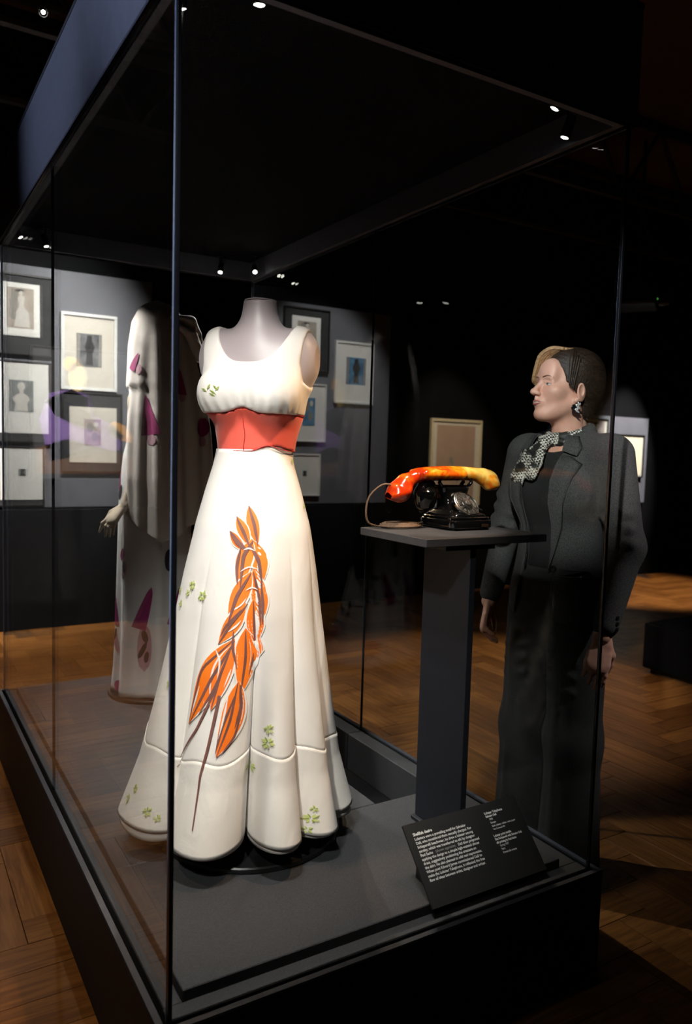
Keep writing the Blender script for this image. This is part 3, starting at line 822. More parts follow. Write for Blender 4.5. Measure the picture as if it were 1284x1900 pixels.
M['matte_black'] = noisy('satin_black_metal', (0.008, 0.008, 0.009), (0.012, 0.012, 0.013), 30, 0.35)

def skirt_ribbon(mb, path, widths, off, n=None, across=5, scale=1.0):
    """strip printed on the skirt along path [(phi, z)...]"""
    path = np.array(path, dtype=float); widths = np.array(widths, dtype=float)
    n = n or 16
    tt = np.linspace(0, len(path) - 1, n)
    k = np.arange(len(path))
    if len(path) > 2:
        # smooth the polyline a little
        ph = np.interp(tt, k, path[:, 0]); zz = np.interp(tt, k, path[:, 1])
        for _ in range(2):
            ph[1:-1] = (ph[:-2] + 2 * ph[1:-1] + ph[2:]) / 4; zz[1:-1] = (zz[:-2] + 2 * zz[1:-1] + zz[2:]) / 4
    else:
        ph = np.interp(tt, k, path[:, 0]); zz = np.interp(tt, k, path[:, 1])
    wd = np.interp(np.linspace(0, 1, n), np.linspace(0, 1, len(widths)), widths)
    P = skirt_point(ph, zz); e1 = (skirt_point(ph + 0.5, zz) - P) / 0.5; e2 = (skirt_point(ph, zz + 0.002) - P) / 0.002
    T = np.gradient(P, axis=0); T /= np.linalg.norm(T, axis=1, keepdims=True) + 1e-9
    nrm = np.cross(e1, e2); nrm /= np.linalg.norm(nrm, axis=1, keepdims=True) + 1e-9
    S = np.cross(nrm, T)
    al = (S * e1).sum(1) / (e1 * e1).sum(1); be = (S * e2).sum(1) / (e2 * e2).sum(1)
    G = []
    for c in np.linspace(-0.5, 0.5, across):
        G.append(skirt_point(ph + al * wd * c, zz + be * wd * c, off, scale))
    V, F = grid_mesh(np.stack(G, 1))
    return mb.add(V.tolist(), F.tolist())

LENS = [0.02, 0.55, 0.86, 1.0, 0.95, 0.74, 0.42, 0.03]
def build_gown():
    form = empty('dress_form', (GX, GY, ZD), G_RZ, 'lilac grey headless dress form on a round black base inside the case', 'dress form')
    gown = empty('evening_gown', (GX, GY, ZD), G_RZ, 'long cream silk gown with red waistband and orange painted spray on the skirt', 'dress')
    zo = -ZD
    # torso field
    f = Field(np.arange(-0.25, 0.2501, 0.004), np.arange(-0.20, 0.2001, 0.004), np.arange(1.30, 1.90, 0.004))
    f.ell((0, 0.002, 1.32), (0.105, 0.085, 0.14), 0.02)
    f.ell((0, 0.0, 1.46), (0.107, 0.086, 0.14), 0.05)
    f.ell((0, 0.008, 1.585), (0.135, 0.098, 0.13), 0.05)
    for s in (-1, 1):
        f.ell((s * 0.070, -0.072, 1.600), (0.070, 0.066, 0.070), 0.045)
        f.ell((s * 0.118, 0.012, 1.700), (0.058, 0.060, 0.085), 0.05)
    f.ell((0, 0.010, 1.690), (0.145, 0.080, 0.090), 0.05)
    f.cap((0, 0.012, 1.70), (0, 0.012, 1.90), 0.060, 0.043, 0.055)
    body = f.copy()
    body.keep(lambda X, Y, Z: Z - 1.862 - 0.12 * Y)
    body.keep(lambda X, Y, Z: np.abs(X) - 0.172 + 0 * Z)
    V, F = body.mesh(); V[:, 2] += zo
    np_mesh('torso', V, F, M['form_cover'], form, True, 2)
    # neck cap line and stand
    autosmooth(MB().lathe([(0.0445, 1.8585 + zo), (0.0445, 1.8615 + zo), (0.0, 1.8625 + zo)], 32, (0, 0.012, 0.001)).build('neck_cap', M['form_cover'], form))
    MB().tube([(0, 0, 0.02), (0, 0, 1.02)], 0.018, 12).build('pole', M['matte_black'], form, True)
    autosmooth(MB().lathe([(0.262, 0.0), (0.265, 0.004), (0.265, 0.014), (0.262, 0.018), (0.05, 0.020), (0.02, 0.03)], 48).build('base', M['matte_black'], form))

    # bodice
    def neck_z(X): return 1.682 + 0.085 * (np.abs(X) / 0.105) ** 3.2
    def under(X): return 1.541 + 0.016 * np.exp(-(X / 0.035) ** 2)
    b = f.copy()
    X, Y, Z = b._pts((slice(None),) * 3)
    ang = np.arctan2(Y, X)
    gath = np.clip((1.615 - Z) / 0.07, 0, 1) ** 1.3 * np.clip(-Y / 0.06, 0, 1)
    b.D = b.D - 0.005 - gath * (0.003 + 0.0017 * np.sin(ang * 34 + np.sin(Z * 60) * 0.6))
    front = lambda X, Y, Z: np.where(Y < 0.02, Z - neck_z(X), Z - neck_z(X) - 0.02)
    def arm(X, Y, Z):
        lim = np.interp(Z, [1.58, 1.605, 1.63, 1.68, 1.75, 1.80], [0.30, 0.165, 0.146, 0.140, 0.146, 0.15])
        return np.abs(X) - lim + 0 * Y
    b.keep(front); b.keep(arm); b.keep(lambda X, Y, Z: under(X) - Z + 0 * Y)
    V, F = b.mesh(); V[:, 2] += zo
    np_mesh('bodice', V, F, M['silk'], gown, True, 2)
    # waistband between under-bust seam and waist seam
    wseam = lambda X, Y: 1.440 + 0.016 * np.exp(-((X - 0.075) / 0.03) ** 2) * (Y < 0)
    r_ = f.copy(); r_.offset(0.0045)
    r_.keep(lambda X, Y, Z: Z - under(X) + 0.001 + 0 * Y); r_.keep(lambda X, Y, Z: wseam(X, Y) - Z)
    V, F = r_.mesh(); V[:, 2] += zo
    wb = np_mesh('waistband', V, F, M['red_band'], gown, True, 1)
    def radial(t, z, off):
        """point on the torso field in direction t at height z"""
        rr = np.linspace(0.02, 0.24, 221); p = np.stack([rr * math.cos(t), rr * math.sin(t), rr * 0 + z], 1)
        v = f.value(p); k = int(np.argmax(v > 0)); return Vector((p[k, 0] + off * math.cos(t), p[k, 1] + off * math.sin(t), z + zo))
    MB().tube([radial(-PI / 2 - 0.02 + 0.02 * math.sin(z * 90), z, 0.005) for z in np.linspace(1.44, 1.556, 12)], 0.0012, 6).build('centre_seam', M['red_edge'], wb, True)
    ed = []; ed2 = []
    for t in np.linspace(-PI - 0.25, 0.25, 60):
        x = 0.12 * math.cos(t); ed.append(radial(t, float(under(np.array(x))), 0.0055))
        ed2.append(radial(t, float(wseam(np.array(x), np.array(-1.0))), 0.0055))
    MB().tube(ed, 0.0012, 6).build('seam_piping', M['red_edge'], wb, True)
    MB().tube(ed2, 0.0012, 6).build('seam_piping', M['red_edge'], wb, True)

    # skirt, bias hem band and underskirt
    ph = np.linspace(-180, 180, 361)[:-1]
    seam = lambda p: 0.635 + 0.012 * np.sin(np.radians(p * 3 + 40)) + 0.008 * np.sin(np.radians(p * 11))
    nz = 70
    P = np.zeros((len(ph), nz, 3))
    for i, a in enumerate(ph):
        x = 0.1 * math.cos(math.radians(G_CAM + a)); top = float(wseam(np.array(x), np.array(-1.0 if math.sin(math.radians(G_CAM + a)) < 0 else 1.0)))
        z = np.linspace(top + 0.004, float(seam(a)) - 0.004, nz)
        P[i] = skirt_point(a, z)
    P[:, :, 2] += zo
    V, F = shell(P, 0.002); sk = np_mesh('skirt', V, F, M['silk'], gown, True)
    nz = 26
    P = np.zeros((len(ph), nz, 3))
    for i, a in enumerate(ph):
        z = np.linspace(float(seam(a)), 0.418 + 0.006 * math.sin(math.radians(a * 5)), nz)
        puck = 0.0007 * np.exp(-((z - z[0]) / 0.012) ** 2) * (1 + 0.6 * math.sin(math.radians(a * 23)))
        P[i] = skirt_point(a, z, 0.0012 + puck)
    P[:, :, 2] += zo
    V, F = shell(P, 0.002); bd = np_mesh('hem_band', V, F, M['silk_band'], gown, True)
    P = np.zeros((len(ph), 20, 3))
    for i, a in enumerate(ph):
        P[i] = skirt_point(a, np.linspace(0.60, 0.400 + 0.008 * math.sin(math.radians(a * 2 + 60)), 20), -0.008, 0.985)
    P[:, :, 2] += zo
    V, F = shell(P, 0.002); np_mesh('underskirt', V, F, M['silk_under'], gown, True)

    def put(mb, name, mat, parent):
        mb.v = [(x, y, z + zo) for (x, y, z) in mb.v]
        return mb.build(name, M[mat], parent, True)
    # painted spray of long orange leaves with brown brush lines (flat print)
    spray = GOWN_SPRAY
    k = 0
    first = None
    for (path, wmax) in spray['leaves']:
        off = 0.0016 + 0.00022 * k; k += 1
        put(skirt_ribbon(MB(), path, [w_ * wmax * 1.22 for w_ in LENS], off - 0.0001, 18, 7), 'leaf_outline', 'silk', sk)
        lf = put(skirt_ribbon(MB(), path, [w_ * wmax for w_ in LENS], off, 18, 7), 'printed_leaf', 'print_orange', sk)
        # brown mid line and one brushed edge, part of the same leaf print
    mb = MB()
    for (path, wmax) in spray['lines']:
        skirt_ribbon(mb, path, [0.25 * wmax, 0.8 * wmax, wmax, 0.8 * wmax, 0.15 * wmax], 0.0016 + 0.00022 * (k + 1), 20, 3)
    put(mb, 'printed_brush_lines', 'print_brown', sk)
    mb = MB()
    for (path, wmax) in spray['light']:
        skirt_ribbon(mb, path, [0.2 * wmax, wmax, 0.8 * wmax, 0.1 * wmax], 0.0016 + 0.00022 * (k + 2), 10, 3)
    put(mb, 'printed_highlights', 'silk', sk)
    for (path, wmax) in spray['tendrils']:
        put(skirt_ribbon(MB(), path, [wmax, wmax * 0.8, wmax * 0.35], 0.0042, 40, 3), 'printed_tendril', 'print_brown', sk)
    # little green sprigs scattered over the skirt
    rnd = random.Random(3)
    for (c, size) in spray['sprigs']:
        g1, g2 = MB(), MB()
        r0 = 1.0 / max(0.1, float(np.linalg.norm(skirt_point(c[0], c[1])[:2])))
        for q in range(8):
            th = 2 * PI * q / 8 + rnd.uniform(-0.35, 0.35); l0 = size * 0.22; l1 = size * rnd.uniform(0.75, 1.25)
            pa = (c[0] + math.degrees(math.cos(th) * l0 * r0), c[1] + math.sin(th) * l0); pb = (c[0] + math.degrees(math.cos(th + 0.3) * l1 * r0), c[1] + math.sin(th + 0.3) * l1)
            skirt_ribbon(g1, [pa, pb], [0.0012, 0.45 * size, 0.52 * size, 0.30 * size, 0.001], 0.0030 + 0.00012 * q, 7, 3)
            if q % 2 == 0: skirt_ribbon(g2, [pa, pb], [0.0008, 0.16 * size, 0.13 * size, 0.0006], 0.0042 + 0.00008 * q, 6, 3)
        sp = put(g1, 'printed_sprig', 'print_green', sk)
        put(g2, 'sprig_shading', 'print_olive', sp)
    # one sprig on the bodice
    g1, g2 = MB(), MB()
    for q in range(7):
        t0 = -2.06 + rnd.uniform(-0.10, 0.10); z0 = 1.594 + rnd.uniform(-0.012, 0.012); dt = rnd.uniform(-0.12, 0.12); dz = rnd.uniform(0.008, 0.016)
        for (mb, w_, o_) in ((g1, 0.008, 0.0075), (g2, 0.003, 0.0082)):
            pa = radial(t0, z0, o_); pb = radial(t0 + dt, z0 + dz, o_); m_ = (pa + pb) / 2; sd = (pb - pa).cross(m_ * Vector((1, 1, 0))).normalized() * w_ * 0.5
            mb.add([pa, m_ + sd, pb, m_ - sd], [(0, 1, 2, 3)])
    sp = g1.build('printed_sprig', M['print_green'], gown); g2.build('sprig_shading', M['print_olive'], sp)

GOWN_SPRAY = {
    'leaves': [
        ([(-4.86, 1.2935), (0.66, 1.2414), (5.31, 1.1891)], 0.0326),
        ([(-18.0, 1.2639), (-9.37, 1.2265), (-1.93, 1.1846)], 0.0295),
        ([(-23.48, 1.2248), (-15.34, 1.1975), (-4.69, 1.1704)], 0.0235),
        ([(-1.28, 1.2059), (7.81, 1.1495), (10.17, 1.0863)], 0.0441),
        ([(-0.2, 1.206), (-7.15, 1.1491), (-7.92, 1.0764)], 0.0441),
        ([(2.16, 1.1284), (8.74, 1.0508), (10.13, 0.9808)], 0.0467),
        ([(0.35, 1.1214), (-8.33, 1.0582), (-14.83, 0.9881)], 0.0467),
        ([(3.33, 1.0511), (6.4, 0.965), (6.93, 0.8751)], 0.0551),
        ([(-2.66, 1.0404), (-12.13, 0.9816), (-20.3, 0.9316)], 0.0434),
        ([(-1.47, 0.9748), (0.55, 0.8976), (-2.44, 0.8017)], 0.0605),
        ([(-8.87, 0.9473), (-22.89, 0.8555), (-34.73, 0.7193)], 0.0747),
        ([(-10.08, 0.9335), (-15.48, 0.8577), (-19.52, 0.7651)], 0.0488),
        ([(-3.77, 0.8408), (-6.1, 0.7422), (-13.1, 0.6534)], 0.0626),
    ],
    'lines': [
        ([(-4.86, 1.2935), (1.78, 1.2456), (5.31, 1.1891)], 0.0089),
        ([(-23.48, 1.2248), (-14.12, 1.1963), (-3.77, 1.1747)], 0.0132),
        ([(-18.0, 1.2639), (-9.37, 1.2265), (-1.93, 1.1846)], 0.0089),
        ([(-2.16, 1.1945), (6.84, 1.1494), (10.17, 1.0863)], 0.0103),
        ([(0.89, 1.2031), (-7.56, 1.1631), (-7.99, 1.0792)], 0.0103),
        ([(-10.52, 1.1882), (-12.66, 1.1345), (-10.48, 1.0859)], 0.0088),
        ([(2.26, 1.1215), (7.84, 1.0576), (9.75, 0.9807)], 0.0088),
        ([(0.4, 1.1187), (-10.08, 1.0581), (-14.83, 0.9881)], 0.0102),
        ([(9.24, 1.0932), (10.94, 1.0371), (10.88, 0.9838)], 0.0087),
        ([(-0.88, 1.0375), (-12.34, 0.9885), (-20.3, 0.9316)], 0.0087),
        ([(3.42, 1.0441), (5.44, 0.9657), (6.93, 0.8751)], 0.0072),
        ([(-5.72, 1.0237), (-16.25, 0.9809), (-19.42, 0.9526)], 0.0058),
        ([(7.02, 0.9928), (7.09, 0.9215), (2.74, 0.8545)], 0.0087),
        ([(-1.35, 0.9678), (-0.23, 0.8979), (-2.44, 0.8017)], 0.0072),
        ([(-10.17, 0.9679), (-9.91, 0.9266), (-5.76, 0.8714)], 0.0072),
        ([(-10.32, 0.9431), (-30.73, 0.8649), (-34.73, 0.7193)], 0.0072),
        ([(-8.77, 0.9432), (-21.49, 0.8492), (-33.69, 0.7235)], 0.0086),
        ([(-12.43, 0.9058), (-18.68, 0.8232), (-27.23, 0.7509)], 0.0072),
        ([(-10.69, 0.9265), (-16.19, 0.8576), (-19.52, 0.7651)], 0.0072),
        ([(-2.87, 0.8294), (-1.31, 0.7735), (-4.48, 0.7211)], 0.01),
        ([(-4.41, 0.8368), (-7.37, 0.7428), (-13.1, 0.6534)], 0.0071),
        ([(-5.9, 0.803), (-11.9, 0.7239), (-13.86, 0.6613)], 0.0085),
        ([(-1.11, 0.7596), (-4.15, 0.7007), (-10.96, 0.6582)], 0.0071),
    ],
    'light': [
        ([(-8.0, 1.1771), (-2.94, 1.1832), (3.42, 1.175)], 0.0044),
        ([(-9.23, 1.1209), (-1.86, 1.1354), (7.12, 1.1267)], 0.0044),
        ([(-3.32, 1.0724), (1.95, 1.0821), (8.57, 1.0705)], 0.0044),
        ([(-14.1, 0.9647), (-8.07, 0.982), (-5.12, 0.9959)], 0.0058),
        ([(-9.96, 1.0234), (-5.19, 1.0376), (-2.06, 1.0543)], 0.0043),
        ([(-21.39, 0.9176), (-17.25, 0.8914), (-17.91, 0.8437)], 0.0057),
        ([(-29.89, 0.8212), (-31.69, 0.781), (-33.05, 0.7491)], 0.0057),
        ([(-9.93, 0.8038), (-11.29, 0.7504), (-13.04, 0.6978)], 0.0057),
        ([(-9.38, 0.8717), (-11.02, 0.8514), (-13.13, 0.8241)], 0.0043),
    ],
    'tendrils': [
        ([(-15.3, 0.8037), (-18.3, 0.6707), (-20.55, 0.6038), (-20.21, 0.4773)], 0.0085),
        ([(-18.46, 0.8165), (-27.17, 0.7145), (-35.38, 0.6545), (-43.14, 0.5924)], 0.0071),
    ],
    'sprigs': [
        ((-76.24, 1.0465), 0.0109),
        ((-56.78, 1.0717), 0.0131),
        ((-42.58, 1.0485), 0.0152),
        ((-60.35, 1.048), 0.0087),
        ((-67.49, 1.0144), 0.0098),
        ((15.43, 0.7171), 0.0116),
        ((15.18, 0.6817), 0.0158),
        ((7.21, 0.6054), 0.0126),
        ((41.64, 0.4594), 0.0145),
        ((43.21, 0.4844), 0.0093),
        ((40.17, 0.4303), 0.0103),
        ((-71.16, 0.4754), 0.0124),
        ((-66.57, 0.511), 0.0135),
        ((-52.35, 0.4741), 0.0135),
        ((-46.85, 0.4599), 0.0093),
        ((69.51, 1.2907), 0.0089),
        ((-58.45, 0.8039), 0.0128),
        ((66.97, 1.414), 0.0079),
    ],
}
build_gown()

# ------------------------------------------------------------------ pedestal, telephone, caption board
M['pedestal'] = noisy('dark_blue_black_board', (0.008, 0.0095, 0.0155), (0.010, 0.0115, 0.018), 20, 0.6, 0.1, 300)
M['slab'] = noisy('charcoal_board', (0.034, 0.034, 0.039), (0.040, 0.040, 0.046), 25, 0.6, 0.1, 300)
M['bakelite'] = principled('gloss_black_casing', (0.004, 0.004, 0.0045), 0.09, 0, 0.6, Coat_Weight=0.5)
M['chrome'] = principled('worn_chrome', (0.55, 0.54, 0.50), 0.22, 1.0)
M['dial_face'] = noisy('silver_dial_face', (0.20, 0.20, 0.19), (0.5, 0.49, 0.46), 90, 0.3, metal=0.8)
M['brass'] = principled('small_brass_plate', (0.10, 0.055, 0.03), 0.4, 0.6)
M['cord'] = noisy('braided_brown_cord', (0.10, 0.055, 0.03), (0.22, 0.13, 0.08), 260, 0.7, 0.5, 300, stretch=(1, 1, 1))
def mottled(name):
    m = principled(name, (0.9, 0.3, 0.02), 0.16, 0, 0.6, Coat_Weight=0.6)
    b = m.node_tree.nodes['Principled BSDF']
    tc = N(m, 'ShaderNodeTexCoord'); nz = N(m, 'ShaderNodeTexNoise'); nz.inputs['Scale'].default_value = 17; nz.inputs['Detail'].default_value = 3; nz.inputs['Distortion'].default_value = 1.2
    L(m, tc.outputs['Object'], nz.inputs['Vector'])
    sp = N(m, 'ShaderNodeSeparateXYZ'); L(m, tc.outputs['Object'], sp.inputs[0])
    ma = N(m, 'ShaderNodeMath', operation='MULTIPLY_ADD'); ma.inputs[1].default_value = 1.1; ma.inputs[2].default_value = -0.02
    L(m, sp.outputs['X'], ma.inputs[0])
    ad = N(m, 'ShaderNodeMath', operation='ADD'); L(m, ma.outputs[0], ad.inputs[0]); L(m, nz.outputs['Fac'], ad.inputs[1])
    cr = N(m, 'ShaderNodeValToRGB'); L(m, ad.outputs[0], cr.inputs[0]); L(m, cr.outputs[0], b.inputs['Base Color'])
    e = cr.color_ramp.elements
    e[0].position = 0.26; e[0].color = (0.62, 0.035, 0.004, 1)
    e[1].position = 0.70; e[1].color = (0.95, 0.60, 0.13, 1)
    q = e.new(0.40); q.color = (0.85, 0.13, 0.006, 1)
    q = e.new(0.52); q.color = (0.92, 0.30, 0.012, 1)
    return m
M['handset'] = mottled('glossy_orange_yellow_glaze')

def rrect(hx, hy, r, n=5):
    p = []
    for (cx, cy, a0) in ((hx - r, -hy + r, -PI / 2), (hx - r, hy - r, 0), (-hx + r, hy - r, PI / 2), (-hx + r, -hy + r, PI)):
        for k in range(n + 1):
            a = a0 + PI / 2 * k / n
            p.append((cx + r * math.cos(a), cy + r * math.sin(a)))
    return p
def rloft(mb, secs):
    """secs: (z, hx, hy, r, cy)"""
    rings = []
    for (z, hx, hy, r, cy) in secs:
        rings.append([(x, y + cy, z) for (x, y) in rrect(hx, hy, min(r, hx * .99, hy * .99))])
    n = len(rings[0]); v = [p for r in rings for p in r]; f = []
    for k in range(len(rings) - 1):
        for i in range(n):
            j = (i + 1) % n; f.append((k * n + i, k * n + j, k * n + n + j, k * n + n + i))
    f.append(tuple(range(n - 1, -1, -1))); m = (len(rings) - 1) * n; f.append(tuple(range(m, m + n)))
    return mb.add(v, f)

def build_pedestal():
    t = empty('pedestal', (0.955, 0.35, ZD), 0, 'slim dark pedestal with a flat square top carrying the telephone', 'pedestal')
    def P(mb, n, m): o = mb.build(n, M[m], t); o.location = (-0.955, -0.35, -ZD); return o
    P(MB().box(0.740, 1.172, 0.190, 0.512, 1.203, 1.225, 0.0015), 'top_slab', 'slab')
    P(MB().box(0.831, 1.006, 0.222, 0.445, 1.186, 1.203, 0.0015), 'under_plate', 'pedestal')
    P(MB().box(0.918, 0.940, 0.224, 0.434, ZD + 0.012, 1.186, 0.0015), 'shaft', 'pedestal')
    P(MB().box(0.905, 1.01, 0.222, 0.438, ZD, ZD + 0.012, 0.002), 'foot_plate', 'pedestal')
build_pedestal()

def build_phone():
    z0 = 1.2252
    t = empty('telephone', (1.018, 0.416, z0), 0, 'black rotary desk telephone with a glossy orange and yellow handset', 'telephone')
    b = MB()
    rloft(b, [(0.004, .074, .081, .018, 0), (0.008, .0775, .0845, .02, 0), (0.026, .0775, .0845, .02, 0), (0.029, .0755, .0825, .02, 0),
              (0.030, .0725, .0795, .02, 0), (0.036, .0725, .0795, .02, 0), (0.038, .0705, .0775, .02, 0), (0.039, .066, .073, .02, 0), (0.043, .065, .072, .02, 0), (0.046, .062, .069, .022, 0),
              (0.052, .054, .061, .026, .004), (0.060, .047, .052, .028, .010), (0.072, .044, .043, .028, .018), (0.088, .046, .036, .026, .024), (0.104, .050, .032, .024, .026), (0.114, .053, .031, .022, .026), (0.120, .054, .031, .02, .026), (0.124, .050, .028, .02, .026)])
    autosmooth(b.build('casing', M['bakelite'], t), 40)
    for (x, y) in ((-.062, -.068), (.062, -.068), (-.062, .068), (.062, .068)):
        MB().lathe([(0.007, 0.0), (0.008, 0.005)], 12, (x, y, 0)).build('foot', M['matte_black'], t)
    # dial on the sloping front
    n = Vector((0.10, -0.74, 0.66)).normalized(); ax = Vector((1, 0, 0)); ax = (ax - n * ax.dot(n)).normalized(); ay = n.cross(ax)
    c = Vector((0.004, -0.040, 0.072))
    fr = (ax, ay, n)
    autosmooth(MB().lathe([(0.034, -0.030), (0.043, -0.008), (0.045, -0.004)], 40, c, fr).build('dial_housing', M['bakelite'], t))
    d = autosmooth(MB().lathe([(0.0450, -0.004), (0.0462, 0.000), (0.0455, 0.005), (0.0430, 0.006), (0.0425, 0.003)], 48, c, fr, False).build('dial', M['chrome'], t))
    MB().lathe([(0.0428, 0.002), (0.0428, 0.0035)], 48, c, fr).build('number_plate', M['dial_face'], d)
    # finger wheel with ten holes
    w_ = MB(); R1, R2 = 0.0415, 0.017
    holes = [math.radians(60 + 28 * k) for k in range(10)]
    w_.lathe([(0.0385, 0.0075), (0.0400, 0.009), (0.0415, 0.0085), (0.0415, 0.007)], 48, c, fr, False)
    w_.lathe([(0.0, 0.0105), (0.010, 0.010), (0.0195, 0.009), (0.0205, 0.0075)], 32, c, fr, False)
    for k in range(11):
        a = math.radians(60 + 28 * k - 14)
        p = lambda r, da, h: c + (ax * math.cos(a + da) + ay * math.sin(a + da)) * r + n * h
        w_.add([p(.0195, -.10, .0082), p(.0195, .10, .0082), p(.0395, .05, .0082), p(.0395, -.05, .0082)], [(0, 1, 2, 3)])
    autosmooth(w_.build('finger_wheel', M['chrome'], d), 30)
    MB().obox(c + (ax * 0.034 - ay * 0.020) + n * 0.011, (ax * 0.86 - ay * 0.5), (ax * 0.5 + ay * 0.86), n, 0.012, 0.002, 0.0015).build('finger_stop', M['chrome'], d)
    MB().lathe([(0.0085, 0.0105), (0.0085, 0.012), (0.007, 0.0125)], 20, c, fr).build('dial_centre', M['dial_face'], d)
    MB().box(0.030, 0.056, -0.0858, -0.0845, 0.010, 0.019).build('name_plate', M['brass'], t)
    # cradle with two forked rests
    cr = MB().box(-0.058, 0.058, 0.006, 0.046, 0.122, 0.129, 0.003)
    autosmooth(cr.build('cradle', M['bakelite'], t))
    for s in (-1, 1):
        pr = MB()
        for y in (0.008, 0.044):
            pr.tube([(s * 0.052, y, 0.127), (s * 0.060, y - 0.001, 0.136), (s * 0.061, y + (0.004 if y > .02 else -0.004), 0.150)], [0.006, 0.006, 0.0045], 10)
        autosmooth(pr.build('cradle_prong', M['bakelite'], t))
    # handset : one curved glazed grip ending in two bell cups
    f = Field(np.arange(-0.235, 0.2, 0.0035), np.arange(-0.045, 0.095, 0.0035), np.arange(0.06, 0.20, 0.0035))
    xs = np.linspace(-0.19, 0.14, 16)
    pts = [(x, 0.026, 0.150 + 0.014 * (1 - (x / 0.19) ** 2) - (0.030 * ((x + 0.10) / 0.09) ** 2 if x < -0.10 else 0.0)) for x in xs]
    for a, c2 in zip(pts[:-1], pts[1:]):
        f.cap(a, c2, 0.0185 - 0.03 * abs(a[0]) * 0.1, 0.0185 - 0.03 * abs(c2[0]) * 0.1, 0.012)
    for x in np.linspace(-0.12, 0.02, 7): f.cap((x, 0.0, 0.160), (x - 0.004, 0.052, 0.160), 0.0155, 0.0155, 0.010)
    f.cap((-0.178, 0.026, 0.136), (-0.195, 0.022, 0.112), 0.022, 0.036, 0.02)
    f.ell((-0.198, 0.022, 0.106), (0.042, 0.040, 0.016), 0.012, Matrix.Rotation(-0.35, 3, 'Y'))
    f.cap((0.125, 0.026, 0.150), (0.148, 0.024, 0.140), 0.022, 0.030, 0.02)
    f.ell((0.150, 0.024, 0.136), (0.036, 0.034, 0.015), 0.012, Matrix.Rotation(0.5, 3, 'Y'))
    V, F = f.mesh()
    hs = np_mesh('handset', V, F, M['handset'], t, True, 3)
    autosmooth(MB().lathe([(0.016, -0.058), (0.026, -0.052), (0.033, -0.036), (0.036, -0.012), (0.036, -0.003), (0.033, 0.0), (0.020, 0.028)], 28, (-0.098, 0.026, 0.112)).build('ear_cup', M['bakelite'], hs))
    # cloth covered cord : arc from the handset down into coils on the slab
    c1 = [(-0.222, 0.02, 0.128), (-0.250, 0.03, 0.128), (-0.282, 0.045, 0.095), (-0.290, 0.05, 0.052), (-0.278, 0.055, 0.018), (-0.246, 0.06, 0.006)]
    for k in range(46):
        a = PI * 1.0 + k * 0.46; rr = 0.060 - 0.0004 * k
        c1.append((-0.165 + rr * 1.15 * math.cos(a), 0.055 + rr * 0.85 * math.sin(a), 0.006 + 0.0026 * (k / 13.6)))
    c1 += [(-0.105, 0.05, 0.012), (-0.078, 0.05, 0.014)]
    P = [Vector(p) for p in c1]
    sm = []
    for i in range(len(P) - 1):
        p0, p1, p2, p3 = P[max(i - 1, 0)], P[i], P[i + 1], P[min(i + 2, len(P) - 1)]
        for u in (0, .33, .66):
            sm.append(0.5 * ((2 * p1) + (p2 - p0) * u + (2 * p0 - 5 * p1 + 4 * p2 - p3) * u * u + (3 * p1 - p0 - 3 * p2 + p3) * u ** 3))
    MB().tube(sm, 0.0028, 8).build('cord', M['cord'], t, True)
build_phone()

